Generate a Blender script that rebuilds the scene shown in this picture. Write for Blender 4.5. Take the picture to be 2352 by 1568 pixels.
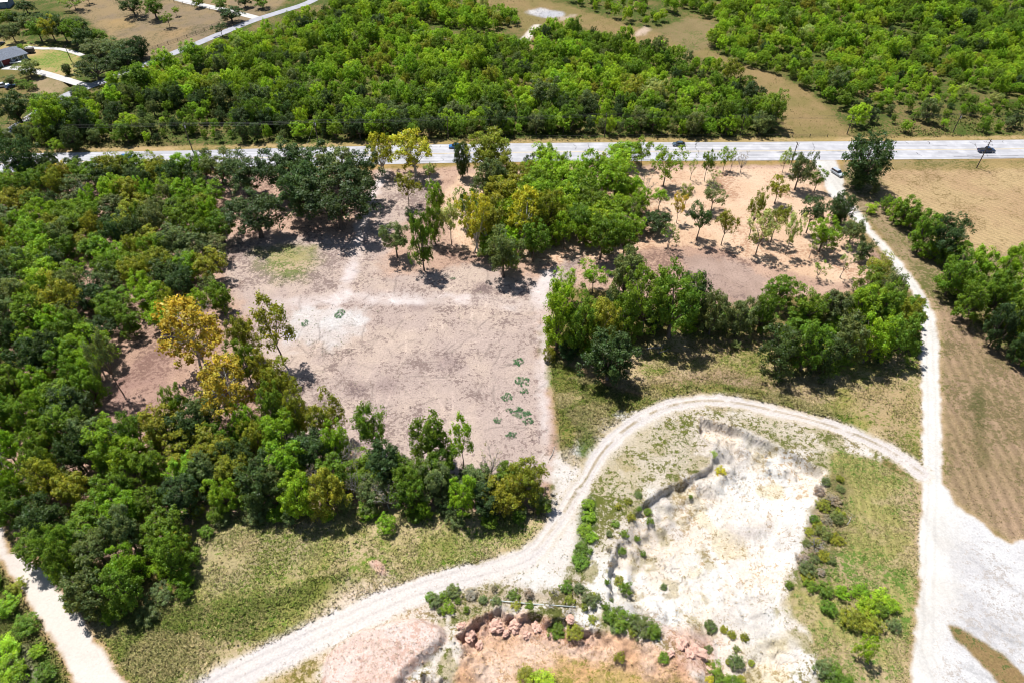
import bpy, bmesh, math, random
import numpy as np
from mathutils import Vector, Matrix

for o in list(bpy.data.objects):
    bpy.data.objects.remove(o)
random.seed(7)
rng = np.random.default_rng(7)
S = bpy.context.scene
COL = S.collection

# ------------------------------------------------------------------ camera, sky, sun, exposure
PITCH = math.radians(43.6)
H = 120.0
F = 1568.0                      # focal length for a picture 2352 wide (24 mm on 36 mm)
CX, CY = 1176.0, 784.0
SP, CP = math.sin(PITCH), math.cos(PITCH)
cam = bpy.data.cameras.new("camera")
cam.lens = 24.0
cam.sensor_width = 36.0
cam.clip_start = 0.5
cam.clip_end = 12000
camo = bpy.data.objects.new("camera", cam)
COL.objects.link(camo)
camo.location = (0, 0, H)
camo.rotation_euler = (math.pi / 2 - PITCH, 0, 0)
S.camera = camo

SUN_EL = math.radians(66)
SUN_DIR = Vector((-0.66, 0.75, 0)).normalized()      # horizontal direction towards the sun
W = bpy.data.worlds.new("World")
S.world = W
W.use_nodes = True
nt = W.node_tree
nt.nodes.clear()
sky = nt.nodes.new("ShaderNodeTexSky")
sky.sky_type = 'NISHITA'
sky.sun_disc = False
sky.sun_elevation = SUN_EL
sky.sun_rotation = math.atan2(SUN_DIR.x, SUN_DIR.y)
sky.air_density = 1.0
sky.dust_density = 0.6
bg = nt.nodes.new("ShaderNodeBackground")
bg.inputs[1].default_value = 0.07
wo = nt.nodes.new("ShaderNodeOutputWorld")
nt.links.new(sky.outputs[0], bg.inputs[0])
nt.links.new(bg.outputs[0], wo.inputs[0])

sun = bpy.data.lights.new("sun", 'SUN')
sun.energy = 5.0
sun.angle = math.radians(0.5)
sun.color = (1.0, 0.98, 0.945)
suno = bpy.data.objects.new("sun", sun)
COL.objects.link(suno)
sd_ = Vector((SUN_DIR.x * math.cos(SUN_EL), SUN_DIR.y * math.cos(SUN_EL), math.sin(SUN_EL)))
suno.rotation_euler = sd_.to_track_quat('Z', 'Y').to_euler()
suno.location = (0, 0, 300)

S.view_settings.view_transform = 'Standard'
S.view_settings.look = 'None'
S.view_settings.gamma = 1
S.view_settings.use_curve_mapping = False
S.view_settings.exposure = 0.6
S.render.engine = 'CYCLES'
S.cycles.filter_width = 1.1

# ------------------------------------------------------------------ helpers
def gp(ox, oy):
    """point of the ground (z=0) seen at photo position ox, oy (2352 x 1568 frame)"""
    u = (ox - CX) / F
    v = (oy - CY) / F
    t = H / (SP + v * CP)
    return (u * t, (CP - v * SP) * t)

def proj(x, y, z):
    zc = y * CP + (H - z) * SP
    yv = -y * SP + (H - z) * CP
    return CX + F * x / zc, CY + F * yv / zc

def gpoly(pts):
    return [gp(*p) for p in pts]

def lin(c):
    c = np.asarray(c, dtype=float) / 255.0
    return np.where(c <= 0.04045, c / 12.92, ((c + 0.055) / 1.055) ** 2.4)

def hash2(ix, iy, seed):
    n = (ix.astype(np.int64) * 374761393 + iy.astype(np.int64) * 668265263 + seed * 1442695041) & 0xffffffff
    n = ((n ^ (n >> 13)) * 1274126177) & 0xffffffff
    n = n ^ (n >> 16)
    return (n & 0xffff) / 65535.0

def vnoise(x, y, s, seed=0):
    x = x / s
    y = y / s
    ix = np.floor(x)
    iy = np.floor(y)
    fx = x - ix
    fy = y - iy
    fx = fx * fx * (3 - 2 * fx)
    fy = fy * fy * (3 - 2 * fy)
    a = hash2(ix, iy, seed)
    b = hash2(ix + 1, iy, seed)
    c = hash2(ix, iy + 1, seed)
    d = hash2(ix + 1, iy + 1, seed)
    return a + (b - a) * fx + (c - a) * fy + (a - b - c + d) * fx * fy

def fbm(x, y, s, seed=0, o=4):
    r = 0
    a = 0.5
    t = 0
    for i in range(o):
        r = r + a * vnoise(x + 17.3 * i, y - 9.1 * i, s / (2 ** i), seed + i)
        t += a
        a *= 0.55
    return r / t

def sstep(a, b, x):
    t = np.clip((x - a) / (b - a), 0, 1)
    return t * t * (3 - 2 * t)

def sdist(x, y, poly, margin=12.0):
    """signed distance to polygon, negative inside; far points get +margin"""
    P = np.asarray(poly, dtype=float)
    out = np.full(x.shape, margin, dtype=float)
    m = (x > P[:, 0].min() - margin) & (x < P[:, 0].max() + margin) & (y > P[:, 1].min() - margin) & (y < P[:, 1].max() + margin)
    if not m.any():
        return out
    px = x[m]
    py = y[m]
    d2 = np.full(px.shape, 1e18)
    ins = np.zeros(px.shape, bool)
    n = len(P)
    for i in range(n):
        ax, ay = P[i]
        bx, by = P[(i + 1) % n]
        ex, ey = bx - ax, by - ay
        L = ex * ex + ey * ey + 1e-9
        t = np.clip(((px - ax) * ex + (py - ay) * ey) / L, 0, 1)
        d2 = np.minimum(d2, (px - ax - t * ex) ** 2 + (py - ay - t * ey) ** 2)
        if ay != by:
            c = ((ay > py) != (by > py)) & (px < (bx - ax) * (py - ay) / (by - ay) + ax)
            ins ^= c
    d = np.sqrt(d2)
    out[m] = np.where(ins, -d, d)
    return out

def ldist(x, y, line, margin=12.0):
    P = np.asarray(line, dtype=float)
    out = np.full(x.shape, margin, dtype=float)
    m = (x > P[:, 0].min() - margin) & (x < P[:, 0].max() + margin) & (y > P[:, 1].min() - margin) & (y < P[:, 1].max() + margin)
    if not m.any():
        return out
    px = x[m]
    py = y[m]
    d2 = np.full(px.shape, 1e18)
    for i in range(len(P) - 1):
        ax, ay = P[i]
        bx, by = P[i + 1]
        ex, ey = bx - ax, by - ay
        L = ex * ex + ey * ey + 1e-9
        t = np.clip(((px - ax) * ex + (py - ay) * ey) / L, 0, 1)
        d2 = np.minimum(d2, (px - ax - t * ex) ** 2 + (py - ay - t * ey) ** 2)
    out[m] = np.minimum(np.sqrt(d2), margin)
    return out

def smooth_line(pts, n=6):
    out = []
    P = [np.array(p, float) for p in pts]
    for i in range(len(P) - 1):
        p0 = P[max(i - 1, 0)]
        p1 = P[i]
        p2 = P[i + 1]
        p3 = P[min(i + 2, len(P) - 1)]
        for k in range(n):
            t = k / n
            out.append(tuple(0.5 * ((2 * p1) + (-p0 + p2) * t + (2 * p0 - 5 * p1 + 4 * p2 - p3) * t * t + (-p0 + 3 * p1 - 3 * p2 + p3) * t ** 3)))
    out.append(tuple(P[-1]))
    return out

# ------------------------------------------------------------------ materials
def new_mat(name):
    m = bpy.data.materials.new(name)
    m.use_nodes = True
    b = m.node_tree.nodes["Principled BSDF"]
    return m, m.node_tree, b

def plain(name, col, rough=0.6, metal=0.0, var=0.15, scale=3.0, spec=0.3):
    m, t, b = new_mat(name)
    tc = t.nodes.new("ShaderNodeTexCoord")
    n = t.nodes.new("ShaderNodeTexNoise")
    n.inputs["Scale"].default_value = scale
    n.inputs["Detail"].default_value = 5
    t.links.new(tc.outputs["Object"], n.inputs["Vector"])
    r = t.nodes.new("ShaderNodeValToRGB")
    c = np.array(col)
    r.color_ramp.elements[0].position = 0.3
    r.color_ramp.elements[1].position = 0.7
    r.color_ramp.elements[0].color = (*(c * (1 - var)), 1)
    r.color_ramp.elements[1].color = (*np.minimum(c * (1 + var), 0.95), 1)
    t.links.new(n.outputs[0], r.inputs[0])
    t.links.new(r.outputs[0], b.inputs["Base Color"])
    b.inputs["Roughness"].default_value = rough
    b.inputs["Metallic"].default_value = metal
    b.inputs["Specular IOR Level"].default_value = spec
    return m

def ground_material():
    m, t, b = new_mat("ground_surface")
    N = t.nodes
    L = t.links
    a1 = N.new("ShaderNodeAttribute"); a1.attribute_name = "col1"
    a2 = N.new("ShaderNodeAttribute"); a2.attribute_name = "col2"
    g = N.new("ShaderNodeNewGeometry")
    def noise(scale, det, rough=0.6):
        n = N.new("ShaderNodeTexNoise")
        n.inputs["Scale"].default_value = scale
        n.inputs["Detail"].default_value = det
        n.inputs["Roughness"].default_value = rough
        L.new(g.outputs["Position"], n.inputs["Vector"])
        return n.outputs[0]
    def math_(op, x, y=None, z=None, clamp=False):
        n = N.new("ShaderNodeMath"); n.operation = op; n.use_clamp = clamp
        for k, v in enumerate((x, y, z)):
            if v is None: continue
            if isinstance(v, (int, float)): n.inputs[k].default_value = v
            else: L.new(v, n.inputs[k])
        return n.outputs[0]
    n1 = noise(1.1, 4)
    n2 = noise(0.35, 3)
    n0 = noise(3.4, 3)
    nn = math_('ADD', math_('ADD', math_('MULTIPLY', n1, 0.5), math_('MULTIPLY', n2, 0.25)), math_('MULTIPLY', n0, 0.25))
    # speckle of the second colour: share of the surface = alpha of col1
    thr = math_('SUBTRACT', 0.68, math_('MULTIPLY', a1.outputs["Alpha"], 0.40))
    fac = math_('DIVIDE', math_('SUBTRACT', nn, thr), 0.06, clamp=True)
    fac = math_('MULTIPLY', fac, math_('MULTIPLY', a1.outputs["Alpha"], 6.0, clamp=True))
    mx = N.new("ShaderNodeMix"); mx.data_type = 'RGBA'
    L.new(fac, mx.inputs[0]); L.new(a1.outputs["Color"], mx.inputs[6]); L.new(a2.outputs["Color"], mx.inputs[7])
    n3 = noise(2.6, 3)
    k = math_('MAXIMUM', math_('MULTIPLY_ADD', math_('SUBTRACT', math_('ADD', math_('MULTIPLY', n3, 0.6), math_('MULTIPLY', n1, 0.4)), 0.5), 2.6, 1.0), 0.3)
    k = math_('ADD', math_('MULTIPLY', k, a2.outputs["Alpha"]), math_('SUBTRACT', 1.0, a2.outputs["Alpha"]))
    mu = N.new("ShaderNodeMix"); mu.data_type = 'RGBA'; mu.blend_type = 'MULTIPLY'
    mu.inputs[0].default_value = 1.0
    L.new(mx.outputs[2], mu.inputs[6]); L.new(k, mu.inputs[7])
    L.new(mu.outputs[2], b.inputs["Base Color"])
    b.inputs["Roughness"].default_value = 0.95
    b.inputs["Specular IOR Level"].default_value = 0.1
    bp = N.new("ShaderNodeBump")
    bp.inputs["Strength"].default_value = 0.5
    bp.inputs["Distance"].default_value = 0.25
    L.new(math_('ADD', n1, math_('MULTIPLY', n3, 0.4)), bp.inputs["Height"])
    L.new(bp.outputs[0], b.inputs["Normal"])
    return m

def leaf_material(name, trans=0.40, gloss=0.015):
    m = bpy.data.materials.new(name)
    m.use_nodes = True
    t = m.node_tree
    N = t.nodes; L = t.links
    N.clear()
    tint = N.new("ShaderNodeAttribute"); tint.attribute_type = 'INSTANCER'; tint.attribute_name = "tint"
    lv = N.new("ShaderNodeAttribute"); lv.attribute_name = "leafvar"
    mu = N.new("ShaderNodeMix"); mu.data_type = 'RGBA'; mu.blend_type = 'MULTIPLY'; mu.inputs[0].default_value = 1
    L.new(tint.outputs["Color"], mu.inputs[6]); L.new(lv.outputs["Color"], mu.inputs[7])
    sn = N.new("ShaderNodeAttribute"); sn.attribute_name = "sn"
    vt = N.new("ShaderNodeVectorTransform"); vt.vector_type = 'NORMAL'; vt.convert_from = 'OBJECT'; vt.convert_to = 'WORLD'
    L.new(sn.outputs["Vector"], vt.inputs[0])
    ge = N.new("ShaderNodeNewGeometry")
    sc1 = N.new("ShaderNodeVectorMath"); sc1.operation = 'SCALE'; sc1.inputs["Scale"].default_value = 1.5
    L.new(ge.outputs["Normal"], sc1.inputs[0])
    ad = N.new("ShaderNodeVectorMath"); ad.operation = 'ADD'
    L.new(vt.outputs[0], ad.inputs[0]); L.new(sc1.outputs[0], ad.inputs[1])
    nz_ = N.new("ShaderNodeVectorMath"); nz_.operation = 'NORMALIZE'; L.new(ad.outputs[0], nz_.inputs[0])
    d = N.new("ShaderNodeBsdfDiffuse"); L.new(mu.outputs[2], d.inputs[0]); L.new(nz_.outputs[0], d.inputs["Normal"])
    tr = N.new("ShaderNodeBsdfTranslucent")
    hm = N.new("ShaderNodeMix"); hm.data_type = 'RGBA'; hm.blend_type = 'MULTIPLY'; hm.inputs[0].default_value = 1
    hm.inputs[7].default_value = (1.25, 1.15, 0.5, 1)
    L.new(mu.outputs[2], hm.inputs[6]); L.new(hm.outputs[2], tr.inputs[0])
    ms = N.new("ShaderNodeMixShader"); ms.inputs[0].default_value = trans
    L.new(d.outputs[0], ms.inputs[1]); L.new(tr.outputs[0], ms.inputs[2])
    gl = N.new("ShaderNodeBsdfGlossy"); gl.inputs["Roughness"].default_value = 0.45
    m2 = N.new("ShaderNodeMixShader"); m2.inputs[0].default_value = gloss
    L.new(ms.outputs[0], m2.inputs[1]); L.new(gl.outputs[0], m2.inputs[2])
    out = N.new("ShaderNodeOutputMaterial"); L.new(m2.outputs[0], out.inputs[0])
    return m

def grass_material():
    m, t, b = new_mat("grass_blades")
    a = t.nodes.new("ShaderNodeAttribute"); a.attribute_name = "tintv"
    t.links.new(a.outputs["Color"], b.inputs["Base Color"])
    b.inputs["Roughness"].default_value = 0.8
    b.inputs["Specular IOR Level"].default_value = 0.1
    g = t.nodes.new("ShaderNodeNewGeometry")
    ad = t.nodes.new("ShaderNodeVectorMath"); ad.operation = 'MULTIPLY_ADD'
    ad.inputs[1].default_value = (0.45, 0.45, 0.45); ad.inputs[2].default_value = (0, 0, 1)
    t.links.new(g.outputs["Normal"], ad.inputs[0])
    nz_ = t.nodes.new("ShaderNodeVectorMath"); nz_.operation = 'NORMALIZE'
    t.links.new(ad.outputs[0], nz_.inputs[0]); t.links.new(nz_.outputs[0], b.inputs["Normal"])
    return m

M_GROUND = ground_material()
M_LEAF = leaf_material("leaf_foliage")
M_GRASS = grass_material()
M_BARK = plain("bark_brown", (0.13, 0.10, 0.08), 0.9, var=0.4, scale=8)
M_BARKPALE = plain("bark_pale_sycamore", (0.5, 0.47, 0.42), 0.8, var=0.3, scale=6)
M_BARKGREY = plain("bark_grey_dead", (0.27, 0.25, 0.23), 0.9, var=0.3, scale=6)
M_WOOD = plain("weathered_pole_wood", (0.09, 0.07, 0.055), 0.9, var=0.3)
M_FENCE = plain("dark_fence_wood", (0.055, 0.045, 0.04), 0.9, var=0.3)
M_GATE = plain("pale_gate_timber", (0.50, 0.42, 0.27), 0.8)
M_WIRE = plain("cable_black", (0.03, 0.03, 0.03), 0.5)
M_METAL = plain("galvanised_metal", (0.45, 0.47, 0.5), 0.4, 0.6)
M_GLASS = plain("dark_window_glass", (0.02, 0.025, 0.03), 0.08, 0, 0.05, spec=0.8)
M_TYRE = plain("tyre_rubber", (0.02, 0.02, 0.02), 0.8)
M_RIM = plain("wheel_rim_silver", (0.5, 0.5, 0.52), 0.3, 0.8)
M_WHITE = plain("white_paint", (0.75, 0.74, 0.72), 0.5, var=0.06)
M_LAMP = plain("lamp_lens_clear", (0.75, 0.75, 0.72), 0.2)
M_TAIL = plain("tail_lamp_red", (0.35, 0.02, 0.02), 0.3)

# ------------------------------------------------------------------ object helpers
def tag(o, label=None, cat=None, group=None, kind=None):
    if label: o["label"] = label
    if cat: o["category"] = cat
    if group: o["group"] = group
    if kind: o["kind"] = kind
    return o

def empty(name, loc=(0, 0, 0), rz=0.0):
    o = bpy.data.objects.new(name, None)
    COL.objects.link(o)
    o.empty_display_size = 0.5
    o.location = loc
    o.rotation_euler = (0, 0, rz)
    return o

def link(name, me, mat, parent=None):
    o = bpy.data.objects.new(name, me)
    COL.objects.link(o)
    if mat is not None and not me.materials:
        me.materials.append(mat)
    if parent: o.parent = parent
    return o

def copy_tree(o, parent=None):
    c = o.copy()
    COL.objects.link(c)
    c.parent = parent
    for ch in list(o.children):
        copy_tree(ch, c)
    return c

class MB:
    def __init__(s):
        s.v = []; s.f = []
    def add(s, vs, fs):
        b = len(s.v)
        s.v += [tuple(v) for v in vs]
        s.f += [tuple(i + b for i in f) for f in fs]
        return s
    def box(s, c, d, rz=0.0, taper=1.0):
        x, y, z = d[0] / 2, d[1] / 2, d[2] / 2
        cs, sn = math.cos(rz), math.sin(rz)
        vs = []
        for dz, k in ((-z, 1.0), (z, taper)):
            for sx, sy in ((-1, -1), (1, -1), (1, 1), (-1, 1)):
                px, py = sx * x * k, sy * y * k
                vs.append((c[0] + px * cs - py * sn, c[1] + px * sn + py * cs, c[2] + dz))
        return s.add(vs, [(0, 3, 2, 1), (4, 5, 6, 7), (0, 1, 5, 4), (1, 2, 6, 5), (2, 3, 7, 6), (3, 0, 4, 7)])
    def tube(s, pts, rads, n=6, cap=True):
        pts = [Vector(p) for p in pts]
        b = len(s.v)
        for i, p in enumerate(pts):
            d = (pts[min(i + 1, len(pts) - 1)] - pts[max(i - 1, 0)])
            d = d.normalized() if d.length > 1e-9 else Vector((0, 0, 1))
            a = d.orthogonal().normalized() if abs(d.z) < 0.95 else Vector((1, 0, 0)).cross(d).normalized()
            c = d.cross(a)
            for k in range(n):
                w = 2 * math.pi * k / n
                s.v.append(tuple(p + (a * math.cos(w) + c * math.sin(w)) * rads[i]))
        for i in range(len(pts) - 1):
            for k in range(n):
                k2 = (k + 1) % n
                s.f.append((b + i * n + k, b + i * n + k2, b + (i + 1) * n + k2, b + (i + 1) * n + k))
        if cap:
            s.f.append(tuple(b + k for k in range(n))[::-1])
            s.f.append(tuple(b + (len(pts) - 1) * n + k for k in range(n)))
        return s
    def loft(s, sections, closed=True, caps=True):
        b = len(s.v)
        n = len(sections[0])
        for sec in sections:
            s.v += [tuple(p) for p in sec]
        for i in range(len(sections) - 1):
            for k in range(n if closed else n - 1):
                k2 = (k + 1) % n
                s.f.append((b + i * n + k, b + i * n + k2, b + (i + 1) * n + k2, b + (i + 1) * n + k))
        if caps:
            s.f.append(tuple(b + k for k in range(n))[::-1])
            s.f.append(tuple(b + (len(sections) - 1) * n + k for k in range(n)))
        return s
    def mesh(s, name, smooth=False):
        me = bpy.data.meshes.new(name)
        me.from_pydata(s.v, [], s.f)
        bm = bmesh.new(); bm.from_mesh(me)
        bmesh.ops.recalc_face_normals(bm, faces=bm.faces)
        bm.to_mesh(me); bm.free()
        if smooth:
            me.polygons.foreach_set("use_smooth", [True] * len(me.polygons))
        return me
    def build(s, name, mat, parent=None, smooth=False):
        return link(name, s.mesh(name, smooth), mat, parent)

def np_mesh(name, V, Fq, smooth=False):
    """mesh from vertex array and quad (or tri) index array"""
    me = bpy.data.meshes.new(name)
    n = Fq.shape[1]
    me.vertices.add(len(V))
    me.vertices.foreach_set("co", V.astype(np.float32).ravel())
    me.loops.add(Fq.size)
    me.loops.foreach_set("vertex_index", Fq.astype(np.int32).ravel())
    me.polygons.add(len(Fq))
    me.polygons.foreach_set("loop_start", np.arange(0, Fq.size, n, dtype=np.int32))
    me.polygons.foreach_set("loop_total", np.full(len(Fq), n, dtype=np.int32))
    me.polygons.foreach_set("use_smooth", np.full(len(Fq), smooth))
    me.update(calc_edges=True)
    return me

def col_attr(me, name, arr):
    a = me.attributes.new(name, 'FLOAT_COLOR', 'POINT')
    if arr.shape[1] == 3:
        arr = np.concatenate([arr, np.ones((len(arr), 1))], 1)
    a.data.foreach_set("color", arr.astype(np.float32).ravel())

# ------------------------------------------------------------------ outlines of the place (photo positions on the ground)
G_RIGHT = [(1868, 368), (1918, 368), (1934, 405), (1938, 440), (1942, 462), (1978, 487), (2004, 528), (2040, 566), (2068, 600),
           (2098, 640), (2124, 680), (2140, 712), (2152, 755), (2157, 850), (2160, 950), (2162, 1050), (2164, 1110),
           (2190, 1158), (2240, 1185), (2290, 1230), (2322, 1247), (2400, 1235), (2560, 1260), (2700, 1400), (2700, 1800), (2080, 1800), (2092, 1560),
           (2100, 1450), (2114, 1435), (2108, 1405), (2112, 1330), (2113, 1247), (2119, 1158), (2121, 1100), (2119, 950), (2117, 850), (2113, 755),
           (2108, 700), (2096, 670), (2062, 632), (2040, 590), (2008, 556), (1976, 520), (1944, 488), (1908, 452), (1888, 412)]
G_ISLAND = [(2179, 1437), (2200, 1438), (2262, 1472), (2300, 1500), (2340, 1540), (2380, 1585), (2320, 1600), (2268, 1536), (2232, 1500), (2192, 1462)]
G_LEFT = [(-60, 1130), (-20, 1150), (6, 1200), (14, 1270), (45, 1280), (100, 1310), (150, 1375), (190, 1430), (215, 1480), (250, 1520), (292, 1568), (350, 1640), (420, 1720),
          (240, 1720), (200, 1620), (175, 1568), (140, 1500), (100, 1430), (62, 1370), (30, 1320), (6, 1285), (-40, 1230), (-100, 1150)]
TRACK = smooth_line([(2118, 1088), (2060, 1046), (2000, 1012), (1930, 985), (1850, 960), (1764, 939), (1700, 926), (1640, 919), (1580, 922), (1520, 937),
                     (1470, 962), (1430, 990), (1396, 1022), (1368, 1060), (1345, 1100), (1322, 1130), (1292, 1180), (1262, 1222), (1222, 1268), (1170, 1293),
                     (1100, 1312), (1000, 1342), (900, 1378), (800, 1425), (700, 1472), (600, 1520), (520, 1560), (440, 1610), (340, 1680)], 4)
ROAD_TOP = [(-500, 372), (-250, 361), (0, 352), (132, 349), (440, 345), (575, 341.5), (998, 331), (1176, 328), (1400, 326.5), (1764, 325.5), (2000, 323.5), (2352, 320), (2700, 315), (3000, 309)]
ROAD_BOT = [(-500, 436), (-250, 416), (0, 402), (132, 398), (440, 391), (575, 387), (998, 377.5), (1176, 375), (1400, 372.5), (1764, 370.5), (2000, 369), (2352, 366), (2700, 360), (3000, 354)]
PIT = [(1606, 954), (1650, 966), (1720, 990), (1800, 1030), (1850, 1052), (1900, 1082), (1890, 1120), (1856, 1180), (1838, 1260), (1806, 1330), (1780, 1400), (1800, 1440),
       (1850, 1490), (1830, 1540), (1780, 1640), (1560, 1640), (1600, 1540), (1560, 1470), (1470, 1430), (1392, 1380), (1400, 1290), (1440, 1210), (1480, 1150), (1540, 1112),
       (1600, 1085), (1632, 1062), (1636, 1020), (1610, 990)]
PIT_CLIFF = [(1600, 1000), (1604, 956), (1650, 964), (1720, 989), (1800, 1030), (1850, 1052), (1904, 1086)]
PIT_CLIFF2 = [(1470, 1160), (1500, 1130), (1550, 1105), (1600, 1085), (1640, 1058)]
PIT_CLIFF3 = [(1386, 1370), (1400, 1300), (1410, 1272)]
CLAY = [(1034, 1560), (1060, 1500), (1046, 1462), (1080, 1428), (1130, 1412), (1200, 1408), (1260, 1420), (1330, 1440), (1420, 1450), (1510, 1478), (1570, 1520), (1600, 1568), (1560, 1720), (960, 1720), (900, 1640), (930, 1570)]
CLAY_CLIFF = [(920, 1600), (960, 1545), (1030, 1478), (1046, 1450), (1100, 1420), (1180, 1405), (1260, 1418), (1340, 1442)]
MOUND = [(738, 1568), (744, 1520), (770, 1480), (830, 1445), (900, 1425), (970, 1418), (1020, 1440), (1030, 1472), (980, 1520), (930, 1565), (900, 1640), (740, 1640)]
BUMP = [(850, 1292), (865, 1288), (882, 1300), (884, 1318), (872, 1316)]
SIDE_ROAD = smooth_line([(800, -60), (722, 0), (650, 26), (590, 45), (540, 64), (440, 106), (340, 146), (240, 186), (175, 210), (130, 232), (40, 290), (-60, 350)], 4)
TROAD = smooth_line([(590, 42), (560, 34), (500, 20), (440, 7), (390, -6), (260, -40)], 4)
DRIVE = smooth_line([(8, 156), (40, 157), (90, 166), (140, 180), (190, 195), (214, 196)], 4)
BACKLANE = smooth_line([(60, 108), (90, 112), (130, 112), (160, 118), (190, 128)], 4)

P_PIT, P_CLAY, P_MOUND, P_BUMP = gpoly(PIT), gpoly(CLAY), gpoly(MOUND), gpoly(BUMP)
L_CL1, L_CL2, L_CL3, L_CL4 = gpoly(PIT_CLIFF), gpoly(PIT_CLIFF2), gpoly(PIT_CLIFF3), gpoly(CLAY_CLIFF)

def terrain(x, y):
    """height of the ground"""
    x = np.asarray(x, float); y = np.asarray(y, float)
    z = (fbm(x, y, 22, 3, 3) - 0.5) * 0.5 * sstep(30, 60, y) * (1 - sstep(175, 200, y))
    near = (y < 150) & (x > -45) & (x < 110) & (y > 5)
    if near.any():
        xn, yn = x[near], y[near]
        zz = z[near]
        wob = (fbm(xn, yn, 3.0, 11, 4) - 0.5) * 2.6
        s = sdist(xn, yn, P_PIT) + wob * 0.7
        cl = np.minimum(np.minimum(ldist(xn, yn, L_CL1), ldist(xn, yn, L_CL2)), ldist(xn, yn, L_CL3))
        wd = 0.7 + 6.5 * sstep(1.5, 6.0, cl)
        dep = 3.4 * (0.75 + 0.5 * fbm(xn, yn, 14, 21, 2))
        steep = sstep(4.0, 1.5, cl)
        st_h = 2.1 * steep * (0.35 + 1.1 * fbm(xn, yn, 4.0, 25, 3))
        gul = 1 + 0.8 * (fbm(xn * 1.0, yn * 1.0, 2.0, 27, 2) - 0.5)
        zz = zz - st_h * sstep(0.0, 0.9, -s) - (dep - 1.0 * steep) * sstep(0.0, 6.5, -s * gul + 0.4)
        zz = zz + ((fbm(xn, yn, 1.6, 5, 3) - 0.5) * 0.6 + (fbm(xn, yn, 5.0, 7, 3) - 0.5) * 0.6) * sstep(0.5, -2.5, s)
        s2 = sdist(xn, yn, P_CLAY) + wob * 1.5 + (fbm(xn, yn, 1.6, 15, 3) - 0.5) * 2.4
        cl4 = ldist(xn, yn, L_CL4)
        wd2 = 0.8 + 5 * sstep(2, 7, cl4)
        zz = zz - 2.3 * sstep(0.0, 1.0, np.clip(-s2 / wd2, 0, 1))
        lump = np.abs(fbm(xn, yn, 2.2, 31, 4) - 0.5) * 2
        zz = zz + (0.55 - lump) * 2.0 * sstep(6.0, 1.0, cl4) * sstep(2.5, -0.2, s2)
        zz = zz + (fbm(xn, yn, 1.1, 45, 3) - 0.5) * 0.7 * sstep(0.5, -1, s2)
        s3 = sdist(xn, yn, P_MOUND) + wob * 0.35
        zz = zz + 1.9 * sstep(0.3, -1.6, s3) + (fbm(xn, yn, 0.9, 41, 3) - 0.5) * 0.35 * sstep(0, -1, s3)
        s4 = sdist(xn, yn, P_BUMP)
        zz = zz + 0.7 * sstep(0.8, -0.6, s4)
        z[near] = zz
    fl = (x < -150) & (y > 240) & (y < 330)
    if fl.any():
        s5 = sdist(x[fl], y[fl], gpoly([(142, 186), (176, 191), (160, 200)]))
        z[fl] = z[fl] - 2.2 * sstep(0.2, -0.8, s5)
    return z

def tz(x, y):
    return float(terrain(np.array([x]), np.array([y]))[0])

# ------------------------------------------------------------------ ground sheet
rows_oy = np.concatenate([np.linspace(-260, 1640, 640)])
v_ = (rows_oy - CY) / F
rowY = H * (CP - v_ * SP) / (SP + v_ * CP)
rowY = np.sort(np.concatenate([rowY, np.linspace(950, 6000, 14), np.array([-60, -20, 5, 15, 22])]))
rowY = np.unique(np.round(rowY, 4))
ZC = np.maximum(rowY * CP + H * SP, 105)
u_in = np.linspace(-0.92, 0.92, 860)
u_out = np.array([1.1, 1.5, 2.2, 3.5, 7, 20])
U = np.concatenate([-u_out[::-1], u_in, u_out])
GX = U[None, :] * ZC[:, None]
GY = np.repeat(rowY[:, None], len(U), 1)
nr, nc = GX.shape
X = GX.ravel(); Y = GY.ravel()
Z = terrain(X, Y)

K = 0.50        # albedo of a surface the photo shows as clean white
def A(*c):
    return lin(c) * K

LOWN = fbm(X, Y, 14, 51, 4)
MIDN = fbm(X, Y, 4, 61, 3)
WOB = (fbm(X, Y, 5, 71, 4) - 0.5) * 1.7 + (fbm(X, Y, 1.4, 75, 3) - 0.5) * 1.0
c1 = np.zeros((len(X), 3)); c2 = np.zeros((len(X), 3)); fr = np.zeros(len(X)); dt = np.zeros(len(X))

def paint(mask, a, b, c, frac, detail=0.6, lo=0.35, hi=0.65):
    mk = sstep(lo, hi, LOWN * 0.6 + MIDN * 0.4)[:, None]
    base = np.array(a) * (1 - mk) + np.array(b) * mk
    m = mask[:, None]
    c1[:] = c1 * (1 - m) + base * m
    c2[:] = c2 * (1 - m) + np.array(c) * m
    fr[:] = fr * (1 - mask) + frac * mask
    dt[:] = dt * (1 - mask) + detail * mask

def pmask(pts, feather=1.0, wob=1.5, world=False):
    P = pts if world else gpoly(pts)
    return sstep(feather, -feather, sdist(X, Y, P, 14) + WOB * wob)

def lmask(line, half, feather=0.6, wob=0.6):
    return sstep(feather, -feather, ldist(X, Y, gpoly(line), 14) - half + WOB * wob)

ones = np.ones(len(X))
paint(ones, A(128, 116, 72), A(158, 136, 92), A(84, 98, 42), 0.5, 0.7)
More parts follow.
